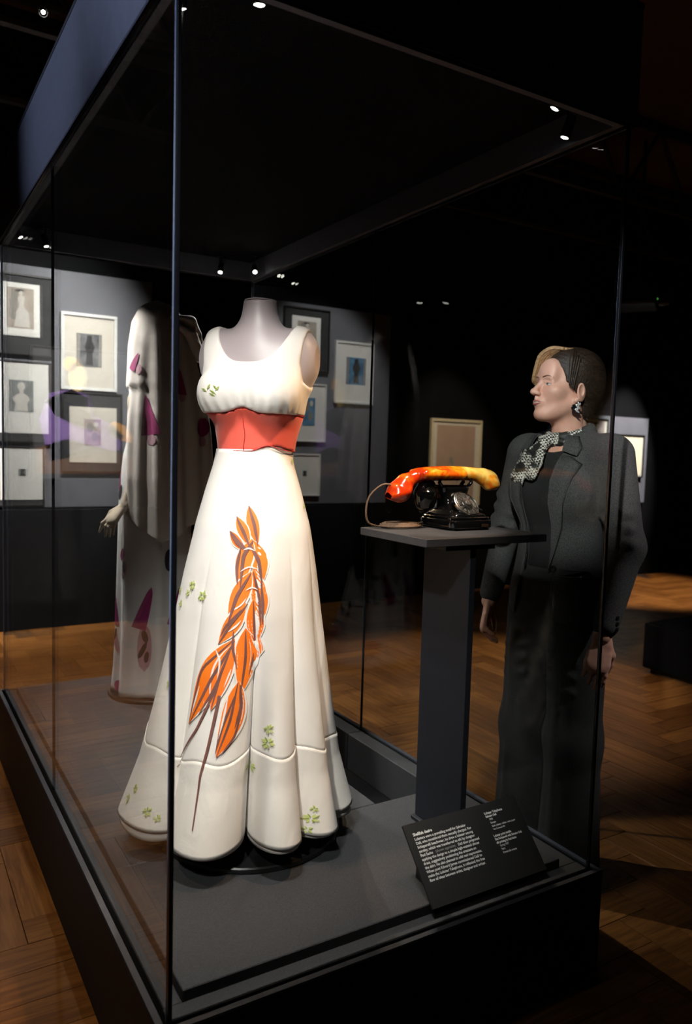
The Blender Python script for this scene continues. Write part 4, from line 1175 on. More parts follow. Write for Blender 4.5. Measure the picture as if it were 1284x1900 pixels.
M['caption_board'] = noisy('matt_black_caption_board', (0.016, 0.016, 0.017), (0.02, 0.02, 0.021), 40, 0.55)
M['caption_ink'] = principled('white_lettering', (0.82, 0.82, 0.80), 0.7)
M['caption_grey'] = principled('grey_lettering', (0.42, 0.42, 0.41), 0.7)
def build_caption():
    a = Vector((0.673, 0.0215, 0.3345)); u = Vector((1, 0, 0)); v = Vector((0, 0.1385, 0.1505)); h = v.length; v.normalize()
    n = u.cross(v)                        # towards the reader
    W = 0.386
    t = empty('caption_board', (a.x + W / 2, a.y + 0.08, ZD), 0, 'sloping black caption board with white lettering inside the front of the case', 'caption board')
    o = Vector(t.location)
    c = a + u * (W / 2) + v * (h / 2) - n * 0.003 - o
    MB().obox(c, u, v, n, W / 2, h / 2, 0.003).build('board', M['caption_board'], t)
    # wedge shaped support behind
    top = a + v * (h * 0.96) - n * 0.007 - o; bot = a + v * (h * 0.14) - n * 0.007 - o
    mb = MB()
    for (x0, x1) in ((0.05, 0.06), (W - 0.06, W - 0.05)):
        q = [Vector((x, 0, 0)) for x in (x0, x1)]
        vs = [bot + q[0], bot + q[1], top + q[1], top + q[0]]
        g0 = Vector((vs[3].x, vs[3].y + 0.002, 0.0)); g1 = Vector((vs[2].x, vs[2].y + 0.002, 0.0))
        b0 = Vector((vs[0].x, vs[0].y, 0.0)); b1 = Vector((vs[1].x, vs[1].y, 0.0))
        mb.add([vs[0], vs[1], vs[2], vs[3], b0, b1, g1, g0], [(0, 1, 2, 3), (4, 7, 6, 5), (0, 4, 5, 1), (2, 6, 7, 3), (0, 3, 7, 4), (1, 5, 6, 2)])
        mb.build('support', M['caption_board'], t); mb = MB()
    rot = Matrix((u, v, n)).transposed().to_4x4()
    def text(s, uu, vv, size, name, mat='caption_ink', bold=0.0, space=1.0, sx=1.0):
        cu = bpy.data.curves.new(name, 'FONT'); cu.body = s; cu.size = size; cu.space_line = space; cu.offset = bold; cu.align_y = 'TOP'
        cu.resolution_u = 3
        ob = bpy.data.objects.new(name, cu); COL.objects.link(ob); cu.materials.append(M[mat]); ob.parent = t
        bpy.context.view_layer.update()
        me = bpy.data.meshes.new_from_object(ob.evaluated_get(bpy.context.evaluated_depsgraph_get()))
        bpy.data.objects.remove(ob); ob = bpy.data.objects.new(name, me); COL.objects.link(ob); ob.parent = t
        me.materials.clear(); me.materials.append(M[mat])
        m = rot.copy(); m.translation = a + u * uu + v * (h - vv) + n * 0.0004 - o
        ob.matrix_local = m @ Matrix.Diagonal((sx, 1, 1, 1))
        return ob
    text('Shellfish desire', 0.020, 0.0235, 0.0102, 'heading', bold=0.00035)
    lines = ['Lobsters were a prevailing motif for Salvador', 'Dalí, who considered them sexually charged. For', 'Schiaparelli beachwear, he drew a lobster among',
             'parsley, which was transferred to silk by designer', 'Paul Sache', 'applying the design to a simple high-waisted dinner',
             'dress, suggestively positioning the creature on', 'the skirt. He also planned to add real mayonnaise.', 'When poet Edward James commissioned Dalí to',
             'make the Lobster Telephone, it reflected the free', 'flow of ideas between artist, designer and writer.']
    p = 0.0102
    for i, s in enumerate(lines):
        text(s, 0.020, 0.0355 + i * p, 0.0092, 'text_line', bold=0.00022)
        if i == 4:
            text('(shown opposite).', 0.020 + 0.0475, 0.0355 + i * p, 0.0092, 'text_line', 'caption_grey')
            text('Dalí then proposed', 0.020 + 0.1215, 0.0355 + i * p, 0.0092, 'text_line', bold=0.00022)
    R = 0.262
    rc = [('Lobster Telephone', 0, 0.0092, 0.0002), ('Salvador Dalí', 0, 0.0080, 0.0002), ('1938', 0.008, 0.0070, 0), ('Europe', 0.008, 0.0070, 0), ('Steel, plaster, rubber, resin, paper', 0.008, 0.0068, 0), ('Tate: Purchased 1981', 0.008, 0.0054, 0), (None, 0, 0, 0),
          ('Lobster print textile', 0, 0.0084, 0.0002), ('Elsa Schiaparelli with Salvador Dalí,', 0, 0.0076, 0.0002), ('silk printing by Paul Sache', 0, 0.0076, 0.0002), ('Spring 1937', 0.008, 0.0070, 0), ('Paris', 0.008, 0.0070, 0), ('Printed silk organza', 0.008, 0.0068, 0)]
    vv = 0.022
    for (s, du, sz, bo) in rc:
        if s: text(s, R + du, vv, sz, 'text_line', bold=bo + 0.00012, sx=0.9)
        vv += 0.0092 if s else 0.006
build_caption()

# ------------------------------------------------------------------ veiled mannequin at the back of the case
M['veil'] = cloth('pale_grey_beige_crepe', (0.50, 0.45, 0.41), (0.54, 0.49, 0.45), 0.8, 1000, 0.2, 0.2, 0.12)
M['gown_pale'] = cloth('pale_grey_white_crepe', (0.56, 0.55, 0.54), (0.60, 0.59, 0.58), 0.8, 1000, 0.2, 0.2, 0.08)
M['plum'] = noisy('plum_printed_ink', (0.22, 0.008, 0.09), (0.30, 0.014, 0.12), 15, 0.8)
M['pink'] = noisy('dusty_pink_printed_ink', (0.36, 0.20, 0.24), (0.44, 0.26, 0.30), 15, 0.8)
M['ink_black'] = principled('black_printed_ink', (0.02, 0.012, 0.02), 0.8)
M['mannequin_skin'] = noisy('cream_mannequin_finish', (0.52, 0.44, 0.34), (0.57, 0.49, 0.38), 10, 0.35)

VX, VY = 0.585, 1.99
def veil_gown_point(phi, z, off=0.0):
    phi = np.asarray(phi, dtype=float); z = np.asarray(z, dtype=float); phi, z = np.broadcast_arrays(phi, z)
    t = np.radians(G_CAM_V + phi)
    a = np.interp(z, [0.34, 0.45, 0.7, 1.0, 1.25, 1.40, 1.52, 1.62, 1.72], [0.186, 0.176, 0.168, 0.163, 0.158, 0.142, 0.112, 0.115, 0.12])
    q = np.interp(z, [0.4, 1.2, 1.6], [0.95, 0.85, 0.8])
    r = 1 / np.sqrt((np.cos(t) / a) ** 2 + (np.sin(t) / (a * q)) ** 2)
    g = np.clip((1.3 - z) / 0.9, 0, 1)
    r = r * (1 + g * 0.055 * np.sin(np.radians(phi * 7 + 20)) + g * 0.03 * np.sin(np.radians(phi * 13)))
    # a train sweeps out at the rear
    tr = np.clip((0.95 - z) / 0.6, 0, 1) ** 1.8 * np.exp(-((((phi + 180) % 360 - 180) - 105) / 45.0) ** 2)
    r = r + 0.17 * tr + off
    return np.stack([r * np.cos(t), r * np.sin(t), z + 0 * r], -1)
G_CAM_V = 252.0
def veil_point(phi, z, off=0.0):
    phi = np.asarray(phi, dtype=float); z = np.asarray(z, dtype=float); phi, z = np.broadcast_arrays(phi, z)
    p = (phi + 180) % 360 - 180
    t = np.radians(G_CAM_V + p)
    left = np.exp(-((p + 85) / 60.0) ** 2)
    rl = np.interp(z, [1.0, 1.15, 1.30, 1.45, 1.58, 1.66, 1.685, 1.70, 1.76, 1.88, 1.98, 2.04, 2.07, 2.08], [0.06, 0.105, 0.118, 0.115, 0.112, 0.108, 0.106, 0.126, 0.125, 0.122, 0.108, 0.078, 0.042, 0.0])
    rr = np.interp(z, [1.0, 1.15, 1.30, 1.45, 1.58, 1.68, 1.76, 1.88, 1.98, 2.04, 2.07, 2.08], [0.25, 0.24, 0.235, 0.225, 0.215, 0.20, 0.185, 0.155, 0.125, 0.09, 0.045, 0.0])
    r = rl * left + rr * (1 - left)
    g = np.clip((2.0 - z) / 0.5, 0, 1)
    r = r * (1 + g * 0.085 * np.sin(np.radians(p * 6 + 15)) * (1 - 0.6 * left) + g * 0.04 * np.sin(np.radians(p * 15 + z * 40)) * (1 - left))
    return np.stack([(r + off) * np.cos(t), (r + off) * np.sin(t), z + 0 * r], -1)

def blotch(mb, fn, c, w, h, off, rot=0.0, n=14, pinch=0.0):
    """flat printed patch on a draped surface: centre (phi,z), half sizes in metres"""
    r0 = 1.0 / max(0.08, float(np.linalg.norm(fn(c[0], c[1])[:2])))
    rows = np.linspace(-1, 1, 9)
    G = []
    for v in rows:
        hw = w * math.sqrt(max(0.0, 1 - v * v)) if pinch <= 0 else w * max(0.0, (1 - v) / 2) ** pinch
        row = []
        for u in np.linspace(-1, 1, 7):
            du = u * hw; dv = v * h
            x = du * math.cos(rot) - dv * math.sin(rot); y = du * math.sin(rot) + dv * math.cos(rot)
            row.append(fn(c[0] + math.degrees(x * r0), c[1] + y, off))
        G.append(row)
    V, F = grid_mesh(np.array(G)); mb.add(V.tolist(), F[:, ::-1].tolist())

def build_veiled():
    zo = -ZD
    t = empty('veiled_mannequin', (VX, VY, ZD), 0, 'cream display mannequin with outstretched hand under the pale veil', 'mannequin')
    # facing away to the left; arm and hand, head, torso as one field
    f = Field(np.arange(-0.42, 0.24, 0.004), np.arange(-0.24, 0.26, 0.004), np.concatenate([np.arange(0.98, 1.24, 0.003), np.arange(1.24, 2.06, 0.008)]))
    f.ell((0, 0, 1.93), (0.072, 0.088, 0.105), 0.03)
    f.cap((0, 0.01, 1.70), (0, 0.005, 1.88), 0.05, 0.045, 0.03)
    f.ell((0.0, 0.01, 1.62), (0.115, 0.085, 0.15), 0.04)
    f.ell((0.0, 0.01, 1.42), (0.10, 0.08, 0.14), 0.04)
    f.cap((-0.085, -0.01, 1.64), (-0.075, -0.055, 1.40), 0.040, 0.034, 0.03)
    f.cap((-0.075, -0.055, 1.40), (-0.150, -0.065, 1.19), 0.034, 0.021, 0.02)
    f.cap((0.12, 0.02, 1.66), (0.135, 0.06, 1.40), 0.042, 0.034, 0.03)
    # hand
    wv = np.array((-0.150, -0.065, 1.19)); pd = np.array((-0.57, 0.28, -0.74)); pd = pd / np.linalg.norm(pd)
    palm = wv + pd * 0.075
    f.cap(wv, palm, 0.024, 0.036, 0.018, flat=((0.75, 0.3, -0.55), 0.5))
    side = np.array((0.30, -0.95, -0.2)); side = side / np.linalg.norm(side)
    for k, (ln, bend) in enumerate(((0.080, -0.25), (0.088, 0.25), (0.082, 0.45), (0.066, 0.62))):
        b0 = palm + side * (-0.027 + 0.018 * k) + pd * 0.005
        d1 = pd + np.array((0.35, 0, -0.35)) * bend; d1 /= np.linalg.norm(d1)
        d2 = pd * 0.55 + np.array((0.30, 0, -0.8)) * (0.6 + bend); d2 /= np.linalg.norm(d2)
        m1 = b0 + d1 * ln * 0.5; e1 = m1 + d2 * ln * 0.52
        f.cap(b0, m1, 0.0095, 0.0082, 0.008); f.cap(m1, e1, 0.0082, 0.0058, 0.006)
    th0 = wv + pd * 0.03 - side * 0.02; th1 = th0 - side * 0.022 + pd * 0.03; th2 = th1 + pd * 0.035 + np.array((0, 0, -0.01))
    f.cap(th0, th1, 0.013, 0.011, 0.012); f.cap(th1, th2, 0.011, 0.0075, 0.006)
    V, F = f.mesh(); V[:, 2] += zo
    np_mesh('body', V, F, M['mannequin_skin'], t, True, 2)
    MB().tube([(0, 0, 0.015), (0, 0, 1.0)], 0.017, 12).build('pole', M['matte_black'], t, True)
    autosmooth(MB().lathe([(0.20, 0.0), (0.203, 0.004), (0.203, 0.012), (0.20, 0.016), (0.03, 0.02)], 40).build('base', M['matte_black'], t))
    g = empty('slim_gown', (VX, VY, ZD), 0, 'pale grey floor-length gown with plum and pink patches on the veiled mannequin', 'dress')
    ph = np.linspace(-180, 180, 241)[:-1]
    P = np.zeros((len(ph), 60, 3))
    for i, a in enumerate(ph):
        P[i] = veil_gown_point(a, np.linspace(1.72, 0.352, 60))
    P[:, :, 2] += zo
    V, F = shell(P, 0.002); sk = np_mesh('gown_body', V, F, M['gown_pale'], g, True)
    def put(spec, fn, par, nm, zoff=zo):
        for i_, (c, w_, h_, mat, pin, off) in enumerate(spec):
            mb = MB(); blotch(mb, fn, c, w_, h_, off, (((i_ * 37) % 7) - 3) * 0.14, pinch=pin * 0.75); mb.v = [(x, y, z + zoff) for (x, y, z) in mb.v]
            mb.build(nm, M[mat], par, True)
    put([((-58, 0.97), 0.020, 0.030, 'plum', 0, 0.0015), ((-52, 0.905), 0.022, 0.042, 'pink', 0, 0.0013), ((-52, 0.915), 0.010, 0.026, 'ink_black', 0, 0.0019), ((-55, 0.875), 0.006, 0.015, 'ink_black', 0, 0.0019),
         ((-14, 0.745), 0.030, 0.095, 'plum', 0.6, 0.0015), ((-14, 0.57), 0.030, 0.105, 'pink', 0, 0.0013), ((-14, 0.62), 0.012, 0.03, 'ink_black', 0, 0.0019), ((-17, 0.56), 0.010, 0.04, 'ink_black', 0, 0.0019), ((-11, 0.53), 0.010, 0.026, 'ink_black', 0, 0.0019),
         ((-78, 0.72), 0.022, 0.070, 'plum', 0.6, 0.0015), ((-76, 0.59), 0.020, 0.07, 'pink', 0, 0.0013), ((-76, 0.61), 0.008, 0.03, 'ink_black', 0, 0.0019), ((-62, 0.385), 0.030, 0.026, 'plum', 0, 0.0015),
         ((-80, 1.30), 0.018, 0.060, 'plum', 0, 0.0015), ((-70, 1.24), 0.014, 0.035, 'ink_black', 0, 0.0017), ((-80, 1.47), 0.012, 0.02, 'plum', 0, 0.0015),
         ((60, 0.45), 0.035, 0.04, 'plum', 0, 0.0015), ((110, 0.50), 0.03, 0.05, 'plum', 0, 0.0015), ((40, 0.75), 0.028, 0.09, 'plum', 0.6, 0.0015), ((25, 0.95), 0.02, 0.05, 'ink_black', 0, 0.0015)], veil_gown_point, sk, 'printed_patch')
    v = empty('veil', (VX, VY, ZD), 0, 'pale beige veil with plum patches draped over the head of the rear mannequin', 'veil')
    P = np.zeros((len(ph), 80, 3))
    for i, a in enumerate(ph):
        zb = 1.04 + 0.20 * abs(((a - 8 + 180) % 360 - 180) / 100.0) ** 1.1 if abs((a - 8 + 180) % 360 - 180) < 100 else 1.24
        zb = min(zb, 1.26)
        P[i] = veil_point(a, 2.078 - (2.078 - zb) * np.linspace(0, 1, 80) ** 0.9)
    P[:, :, 2] += zo
    V, F = shell(P, 0.0015); vl = np_mesh('drape', V, F, M['veil'], v, True)
    put([((-35, 1.80), 0.020, 0.040, 'plum', 0.8, 0.003), ((-26, 1.765), 0.014, 0.022, 'pink', 0, 0.0026),
         ((-10, 1.575), 0.038, 0.085, 'plum', 0.9, 0.003), ((-6, 1.475), 0.020, 0.030, 'pink', 0.0, 0.0026),
         ((-88, 1.985), 0.012, 0.035, 'plum', 0, 0.003), ((32, 1.72), 0.034, 0.055, 'plum', 0.8, 0.004), ((34, 1.655), 0.024, 0.022, 'pink', 0, 0.003), ((62, 1.53), 0.032, 0.045, 'plum', 0, 0.004), ((60, 1.47), 0.022, 0.025, 'pink', 0, 0.003)], veil_point, vl, 'printed_patch')
    # twisted knot of cloth on the crown
    k = Field(np.arange(-0.02, 0.24, 0.004), np.arange(-0.20, 0.06, 0.004), np.arange(1.76, 2.08, 0.004))
    for (a, b_, r1, r2) in (((0.03, -0.115, 2.00), (0.115, -0.10, 1.985), 0.012, 0.028), ((0.115, -0.10, 1.985), (0.165, -0.055, 1.95), 0.028, 0.018), ((0.05, -0.13, 1.965), (0.10, -0.135, 1.93), 0.014, 0.020), ((0.10, -0.135, 1.93), (0.15, -0.105, 1.86), 0.020, 0.024), ((0.165, -0.06, 1.94), (0.19, -0.03, 1.85), 0.018, 0.028), ((0.12, -0.115, 1.95), (0.17, -0.09, 1.84), 0.016, 0.022)):
        k.cap(a, b_, r1, r2, 0.012)
    V, F = k.mesh(); V[:, 2] += zo
    np_mesh('knot', V, F, M['veil'], v, True, 3)
build_veiled()

# ------------------------------------------------------------------ the standing person
M['skin'] = noisy('skin', (0.62, 0.325, 0.245), (0.68, 0.375, 0.29), 35, 0.48, 0.12, 500, bdist=0.0008, Subsurface_Weight=0.12, Subsurface_Scale=0.006)
M['skin'].node_tree.nodes['Principled BSDF'].inputs['Subsurface Radius'].default_value = (1.0, 0.35, 0.2)
M['lips'] = principled('lips', (0.42, 0.13, 0.125), 0.4)
M['teeth'] = principled('teeth', (0.75, 0.72, 0.66), 0.3)
M['eye_white'] = principled('eye_white', (0.50, 0.45, 0.42), 0.3)
M['iris'] = principled('grey_blue_iris', (0.10, 0.14, 0.16), 0.15)
M['pupil'] = principled('pupil', (0.005, 0.005, 0.005), 0.1)
def hair_mat(name, c1, c2):
    return noisy(name, c1, c2, 26, 0.45, 0.6, 60, stretch=(7.0, 0.9, 5.0), bdist=0.004, contrast=(0.3, 0.7))
M['hair'] = hair_mat('shaded_brown_hair', (0.012, 0.007, 0.005), (0.036, 0.020, 0.012))  # brown darkened in colour, mostly for shade at the back of the head
M['hair_blond'] = noisy('lit_blond_streaked_hair', (0.22, 0.115, 0.048), (0.46, 0.275, 0.135), 30, 0.42, 0.6, 70, stretch=(0.6, 5, 5), bdist=0.004)  # blond streaks, with light on the fringe put into the tone
M['brow'] = principled('brown_brow', (0.20, 0.10, 0.06), 0.8)
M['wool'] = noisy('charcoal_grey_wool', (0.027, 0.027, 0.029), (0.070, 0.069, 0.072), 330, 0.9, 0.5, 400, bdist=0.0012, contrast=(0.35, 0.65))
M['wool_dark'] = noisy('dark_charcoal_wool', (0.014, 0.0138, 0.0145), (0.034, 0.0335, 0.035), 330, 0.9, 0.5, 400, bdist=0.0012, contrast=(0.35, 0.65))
M['knit'] = noisy('black_knit', (0.006, 0.006, 0.007), (0.011, 0.011, 0.012), 200, 0.85, 0.3, 500)
M['shoe'] = principled('black_leather', (0.008, 0.008, 0.008), 0.3)
M['button'] = principled('black_button', (0.01, 0.01, 0.011), 0.3)
M['silver'] = principled('silver', (0.80, 0.80, 0.82), 0.38, 0.4)
M['jet'] = principled('black_enamel', (0.01, 0.01, 0.01), 0.15)
def scarf_mat():
    m = principled('black_white_checked_silk', (0.5, 0.5, 0.48), 0.55)
    b = m.node_tree.nodes['Principled BSDF']
    tc = N(m, 'ShaderNodeTexCoord'); mp = N(m, 'ShaderNodeMapping'); mp.inputs['Rotation'].default_value = (0.5, 0.35, 0.6)
    L(m, tc.outputs['Object'], mp.inputs[0])
    ck = N(m, 'ShaderNodeTexChecker'); ck.inputs['Scale'].default_value = 150
    ck.inputs['Color1'].default_value = (0.62, 0.60, 0.55, 1); ck.inputs['Color2'].default_value = (0.012, 0.012, 0.012, 1)
    L(m, mp.outputs[0], ck.inputs['Vector'])
    nz = N(m, 'ShaderNodeTexNoise'); nz.inputs['Scale'].default_value = 22; nz.inputs['Detail'].default_value = 1; L(m, tc.outputs['Object'], nz.inputs['Vector'])
    cr = N(m, 'ShaderNodeValToRGB'); cr.color_ramp.elements[0].position = 0.44; cr.color_ramp.elements[1].position = 0.48
    L(m, nz.outputs['Fac'], cr.inputs[0])
    mx = N(m, 'ShaderNodeMix', data_type='RGBA'); L(m, cr.outputs[0], mx.inputs['Factor'])
    mx.inputs[6].default_value = (0.012, 0.012, 0.012, 1); L(m, ck.outputs[0], mx.inputs[7]); L(m, mx.outputs[2], b.inputs['Base Color'])
    return m
M['scarf'] = scarf_mat()

PERSON = dict(x=1.50, y=0.45, rz=math.radians(-85))
HEAD_T = Matrix.Translation((0.0, -0.012, 1.672)) @ Matrix.Rotation(math.radians(-20), 4, 'Z') @ Matrix.Rotation(math.radians(-9), 4, 'X')

def xform(V, m):
    A = np.array(m); return V @ A[:3, :3].T + A[:3, 3]

def hand_field(wrist, down, back, curl, flip, spread=0.35, thumb=1.0):
    """a relaxed hand: wrist point, direction of the hand, normal of the back of the hand; flip = +1/-1 side the index finger lies on"""
    w_ = np.array(wrist, float); d = np.array(down, float); d /= np.linalg.norm(d); n = np.array(back, float); n -= d * (n @ d); n /= np.linalg.norm(n)
    s = np.cross(d, n) * flip                    # towards the index finger
    lo = w_ - 0.12; hi = w_ + 0.12
    lo[2] = w_[2] - 0.215; hi[2] = w_[2] + 0.07
    f = Field(np.arange(lo[0], hi[0], 0.0026), np.arange(lo[1], hi[1], 0.0026), np.arange(lo[2], hi[2], 0.0026), 0.03)
    f.cap(w_ - d * 0.06, w_, 0.0285, 0.0235, 0.01, flat=(n, 0.78))
    kn = w_ + d * 0.088
    f.cap(w_, kn + s * 0.010, 0.024, 0.030, 0.016, flat=(n, 0.52))
    f.cap(w_ + d * 0.01, kn - s * 0.014, 0.022, 0.027, 0.016, flat=(n, 0.52))
    for k, (ln, r) in enumerate(((0.070, 0.0088), (0.079, 0.0090), (0.073, 0.0086), (0.056, 0.0076))):
        b0 = kn + s * (0.030 - 0.0195 * k) - d * (0.002 + 0.004 * abs(k - 1)) + n * 0.001
        fan = s * (0.10 - 0.075 * k) * spread * 2
        a1 = curl * (0.55 + 0.12 * k); a2 = a1 + curl * 0.85; a3 = a2 + curl * 0.55
        p = b0
        f.cap(b0 - d * 0.030, b0, r * 0.95, r * 1.06, 0.010)
        for (L_, a, ra, rb) in ((ln * 0.48, a1, r * 1.04, r * 0.98), (ln * 0.30, a2, r * 0.98, r * 0.90), (ln * 0.24, a3, r * 0.90, r * 0.72)):
            q = p + (d * math.cos(a) - n * math.sin(a) + fan * 0.3) * L_
            f.cap(p, q, ra, rb, 0.0045); p = q
    t0 = w_ + d * 0.022 + s * 0.020 - n * 0.006
    t1 = t0 + (d * 0.72 + s * 0.55 - n * 0.35) * 0.042 * thumb; t2 = t1 + (d * 0.93 + s * 0.12 - n * 0.30) * 0.032; t3 = t2 + (d * 0.96 - s * 0.08 - n * 0.2) * 0.024
    f.cap(t0, t1, 0.016, 0.0125, 0.014); f.cap(t1, t2, 0.0118, 0.0100, 0.006); f.cap(t2, t3, 0.0100, 0.0075, 0.004)
    return f.mesh()

def catmull(pts, rs, n=5):
    P = [Vector(p) for p in pts]; o = []; r = []
    for i in range(len(P) - 1):
        p0, p1, p2, p3 = P[max(i - 1, 0)], P[i], P[i + 1], P[min(i + 2, len(P) - 1)]
        for k in range(n):
            u = k / n
            o.append(0.5 * ((2 * p1) + (p2 - p0) * u + (2 * p0 - 5 * p1 + 4 * p2 - p3) * u * u + (3 * p1 - p0 - 3 * p2 + p3) * u ** 3)); r.append(rs[i] + (rs[i + 1] - rs[i]) * u)
    return o + [P[-1]], r + [rs[-1]]

def build_person():
    t = empty('person', (PERSON['x'], PERSON['y'], 0), PERSON['rz'], 'person in charcoal trouser suit and checked neck scarf looking up at the gown', 'person')
    WR = (-0.262, -0.052, 0.915); WL = (0.246, -0.082, 0.895)
    # ---------------- body : head, neck, torso core, arms, hands (one mesh)
    h = Field(np.arange(-0.10, 0.1001, 0.0024), np.arange(-0.135, 0.145, 0.0024), np.arange(-0.24, 0.14, 0.0024), 0.03)
    h.ell((0, 0.020, 0.036), (0.073, 0.093, 0.084), 0.02)
    h.ell((0, -0.024, -0.034), (0.058, 0.067, 0.084), 0.03)
    for s in (-1, 1):
        h.cap((s * 0.047, 0.008, -0.052), (s * 0.020, -0.060, -0.098), 0.019, 0.015, 0.03)
        h.ell((s * 0.040, -0.056, -0.022), (0.022, 0.022, 0.020), 0.028)
    h.ell((0, -0.073, -0.099), (0.020, 0.017, 0.015), 0.022)
    h.cap((-0.034, -0.074, 0.019), (0.034, -0.074, 0.019), 0.013, 0.013, 0.018)
    h.ell((0, -0.070, 0.050), (0.045, 0.024, 0.035), 0.03)
    h.cap((0, 0.022, -0.05), (0, 0.062, -0.24), 0.050, 0.054, 0.022)
    for s in (-1, 1):
        h.carve((s * 0.0315, -0.098, 0.000), (0.0185, 0.0165, 0.0105), 0.012)
        h.cap((s * 0.017, -0.0845, 0.0045), (s * 0.046, -0.0735, 0.0040), 0.0036, 0.0036, 0.006)    # upper lid
        h.cap((s * 0.019, -0.0840, -0.0075), (s * 0.045, -0.0735, -0.0065), 0.0030, 0.0030, 0.006)  # lower lid
    h.cap((0, -0.083, 0.012), (0, -0.110, -0.030), 0.0070, 0.0100, 0.011)
    h.ell((0, -0.1115, -0.0325), (0.0095, 0.0105, 0.0085), 0.008)
    for s in (-1, 1):
        h.ell((s * 0.0110, -0.1005, -0.0355), (0.0072, 0.0105, 0.0070), 0.006)
        h.carve((s * 0.0058, -0.1045, -0.0425), (0.0034, 0.0050, 0.0040), 0.003)
    h.ell((0, -0.086, -0.063), (0.024, 0.014, 0.016), 0.014)
    h.cap((0, -0.098, -0.044), (0, -0.099, -0.052), 0.004, 0.005, 0.006)
    for s in (-1, 1):
        R = Matrix.Rotation(s * 0.35, 3, 'Z') @ Matrix.Rotation(0.22, 3, 'X')
        h.ell((s * 0.0745, 0.018, -0.012), (0.0085, 0.0200, 0.0320), 0.006, R)
        h.carve((s * 0.0830, 0.013, -0.006), (0.0065, 0.0105, 0.0180), 0.004, R)
        h.ell((s * 0.0725, 0.006, -0.041), (0.0065, 0.0080, 0.0085), 0.006)
    HV, HF = h.mesh()
    HV = xform(HV, HEAD_T)
    b = Field(np.arange(-0.36, 0.3601, 0.008), np.arange(-0.16, 0.1601, 0.008), np.arange(0.86, 1.58, 0.008))
    b.ell((0, 0.005, 1.32), (0.150, 0.095, 0.19), 0.04); b.ell((0, 0.005, 1.08), (0.135, 0.090, 0.18), 0.05)
    b.cap((-0.13, 0.015, 1.455), (0.13, 0.015, 1.455), 0.048, 0.048, 0.05)
    b.cap((0, 0.022, 1.42), (0, 0.024, 1.56), 0.068, 0.053, 0.03)
    for (sh, el, wr) in (((-0.165, 0.015, 1.44), (-0.242, 0.012, 1.18), WR), ((0.165, 0.015, 1.44), (0.248, 0.008, 1.17), WL)):
        b.cap(sh, el, 0.042, 0.036, 0.03); b.cap(el, wr, 0.036, 0.027, 0.02)
    BV, BF = b.mesh()
    h1 = hand_field(WR, (-0.02, -0.16, -0.97), (-0.80, -0.60, 0.0), 0.62, 1, 0.25)
    h2 = hand_field(WL, (-0.03, -0.20, -0.97), (0.72, -0.68, 0.0), 0.20, -1, 0.40)
    Vs = [HV, BV, h1[0], h2[0]]; Fs = [HF, BF, h1[1], h2[1]]; off = 0; Fo = []
    for V, F in zip(Vs, Fs): Fo.append(F + off); off += len(V)
    np_mesh('body', np.concatenate(Vs), np.concatenate(Fo), M['skin'], t, True, 1)
    # ---------------- face details
    def H(mb, name, mat, par=t, sm=True):
        mb.v = [tuple(HEAD_T @ Vector(v)) for v in mb.v]
        return mb.build(name, M[mat], par, sm)
    look = Vector((-0.10, -0.98, 0.16)).normalized()
    for s in (-1, 1):
        c = Vector((s * 0.0315, -0.0735, -0.0018))
        ax = look.orthogonal().normalized(); ay = look.cross(ax); fr = (ax, ay, look)
        pr = [(0.0118 * math.sin(a), 0.0118 * math.cos(a)) for a in np.linspace(PI, 0.001, 14)]
        e = H(MB().lathe(pr, 20, c, fr, False), 'eye', 'eye_white')
        H(MB().lathe([(0.0066, 0.0102), (0.0056, 0.0111), (0.001, 0.0120)], 16, c, fr, False), 'iris', 'iris', e)
        H(MB().lathe([(0.0030, 0.01195), (0.0005, 0.0122)], 12, c, fr, False), 'pupil', 'pupil', e)
        # eyelids : skin-coloured shells that leave a narrow opening
        for (e0, e1, nm) in ((math.radians(10), math.radians(95), 'upper_eyelid'), (math.radians(-95), math.radians(-20), 'lower_eyelid')):
            G = np.zeros((15, 9, 3))
            for i, az in enumerate(np.linspace(-1.75, 1.75, 15)):
                for k_, el in enumerate(np.linspace(e0, e1, 9)):
                    el2 = el * (1 - 0.75 * abs(az / 1.75) ** 2) if abs(el) < 0.4 else el
                    G[i, k_] = (c.x + 0.0128 * math.sin(az) * math.cos(el2), c.y - 0.0128 * math.cos(az) * math.cos(el2), c.z + 0.0128 * math.sin(el2))
            V_, F_ = grid_mesh(G); H(MB().add(V_.tolist(), F_.tolist()), nm, 'skin')
        ls = []
        for az in np.linspace(-1.3, 1.3, 15):
            el2 = math.radians(10) * (1 - 0.75 * abs(az / 1.75) ** 2)
            ls.append((c.x + 0.0131 * math.sin(az) * math.cos(el2), c.y - 0.0131 * math.cos(az) * math.cos(el2), c.z + 0.0131 * math.sin(el2)))
        H(MB().tube(ls, 0.0008, 6), 'eyelashes', 'hair')
        def fy(x, z):
            yy = np.linspace(-0.125, 0.0, 251); v = h.value(np.stack([yy * 0 + x, yy, yy * 0 + z], 1)); return float(yy[int(np.argmax(v < 0))])
        bw = [(s * x, fy(s * x, z) - 0.0006, z) for (x, z) in ((0.013, 0.0200), (0.019, 0.0215), (0.026, 0.0230), (0.034, 0.0240), (0.042, 0.0228), (0.050, 0.0185))]
        H(MB().tube(bw, [0.0016, 0.0022, 0.0024, 0.0022, 0.0016, 0.0008], 8), 'eyebrow', 'brow')
    lip_x = np.linspace(-0.027, 0.027, 15)
    up = [(x, fy(x, -0.0595) - 0.0010 * (1 - (x / 0.027) ** 2), -0.0592 - 0.0030 * (abs(x) / 0.027) ** 1.6 - 0.0012 * math.exp(-(x / 0.004) ** 2)) for x in lip_x]
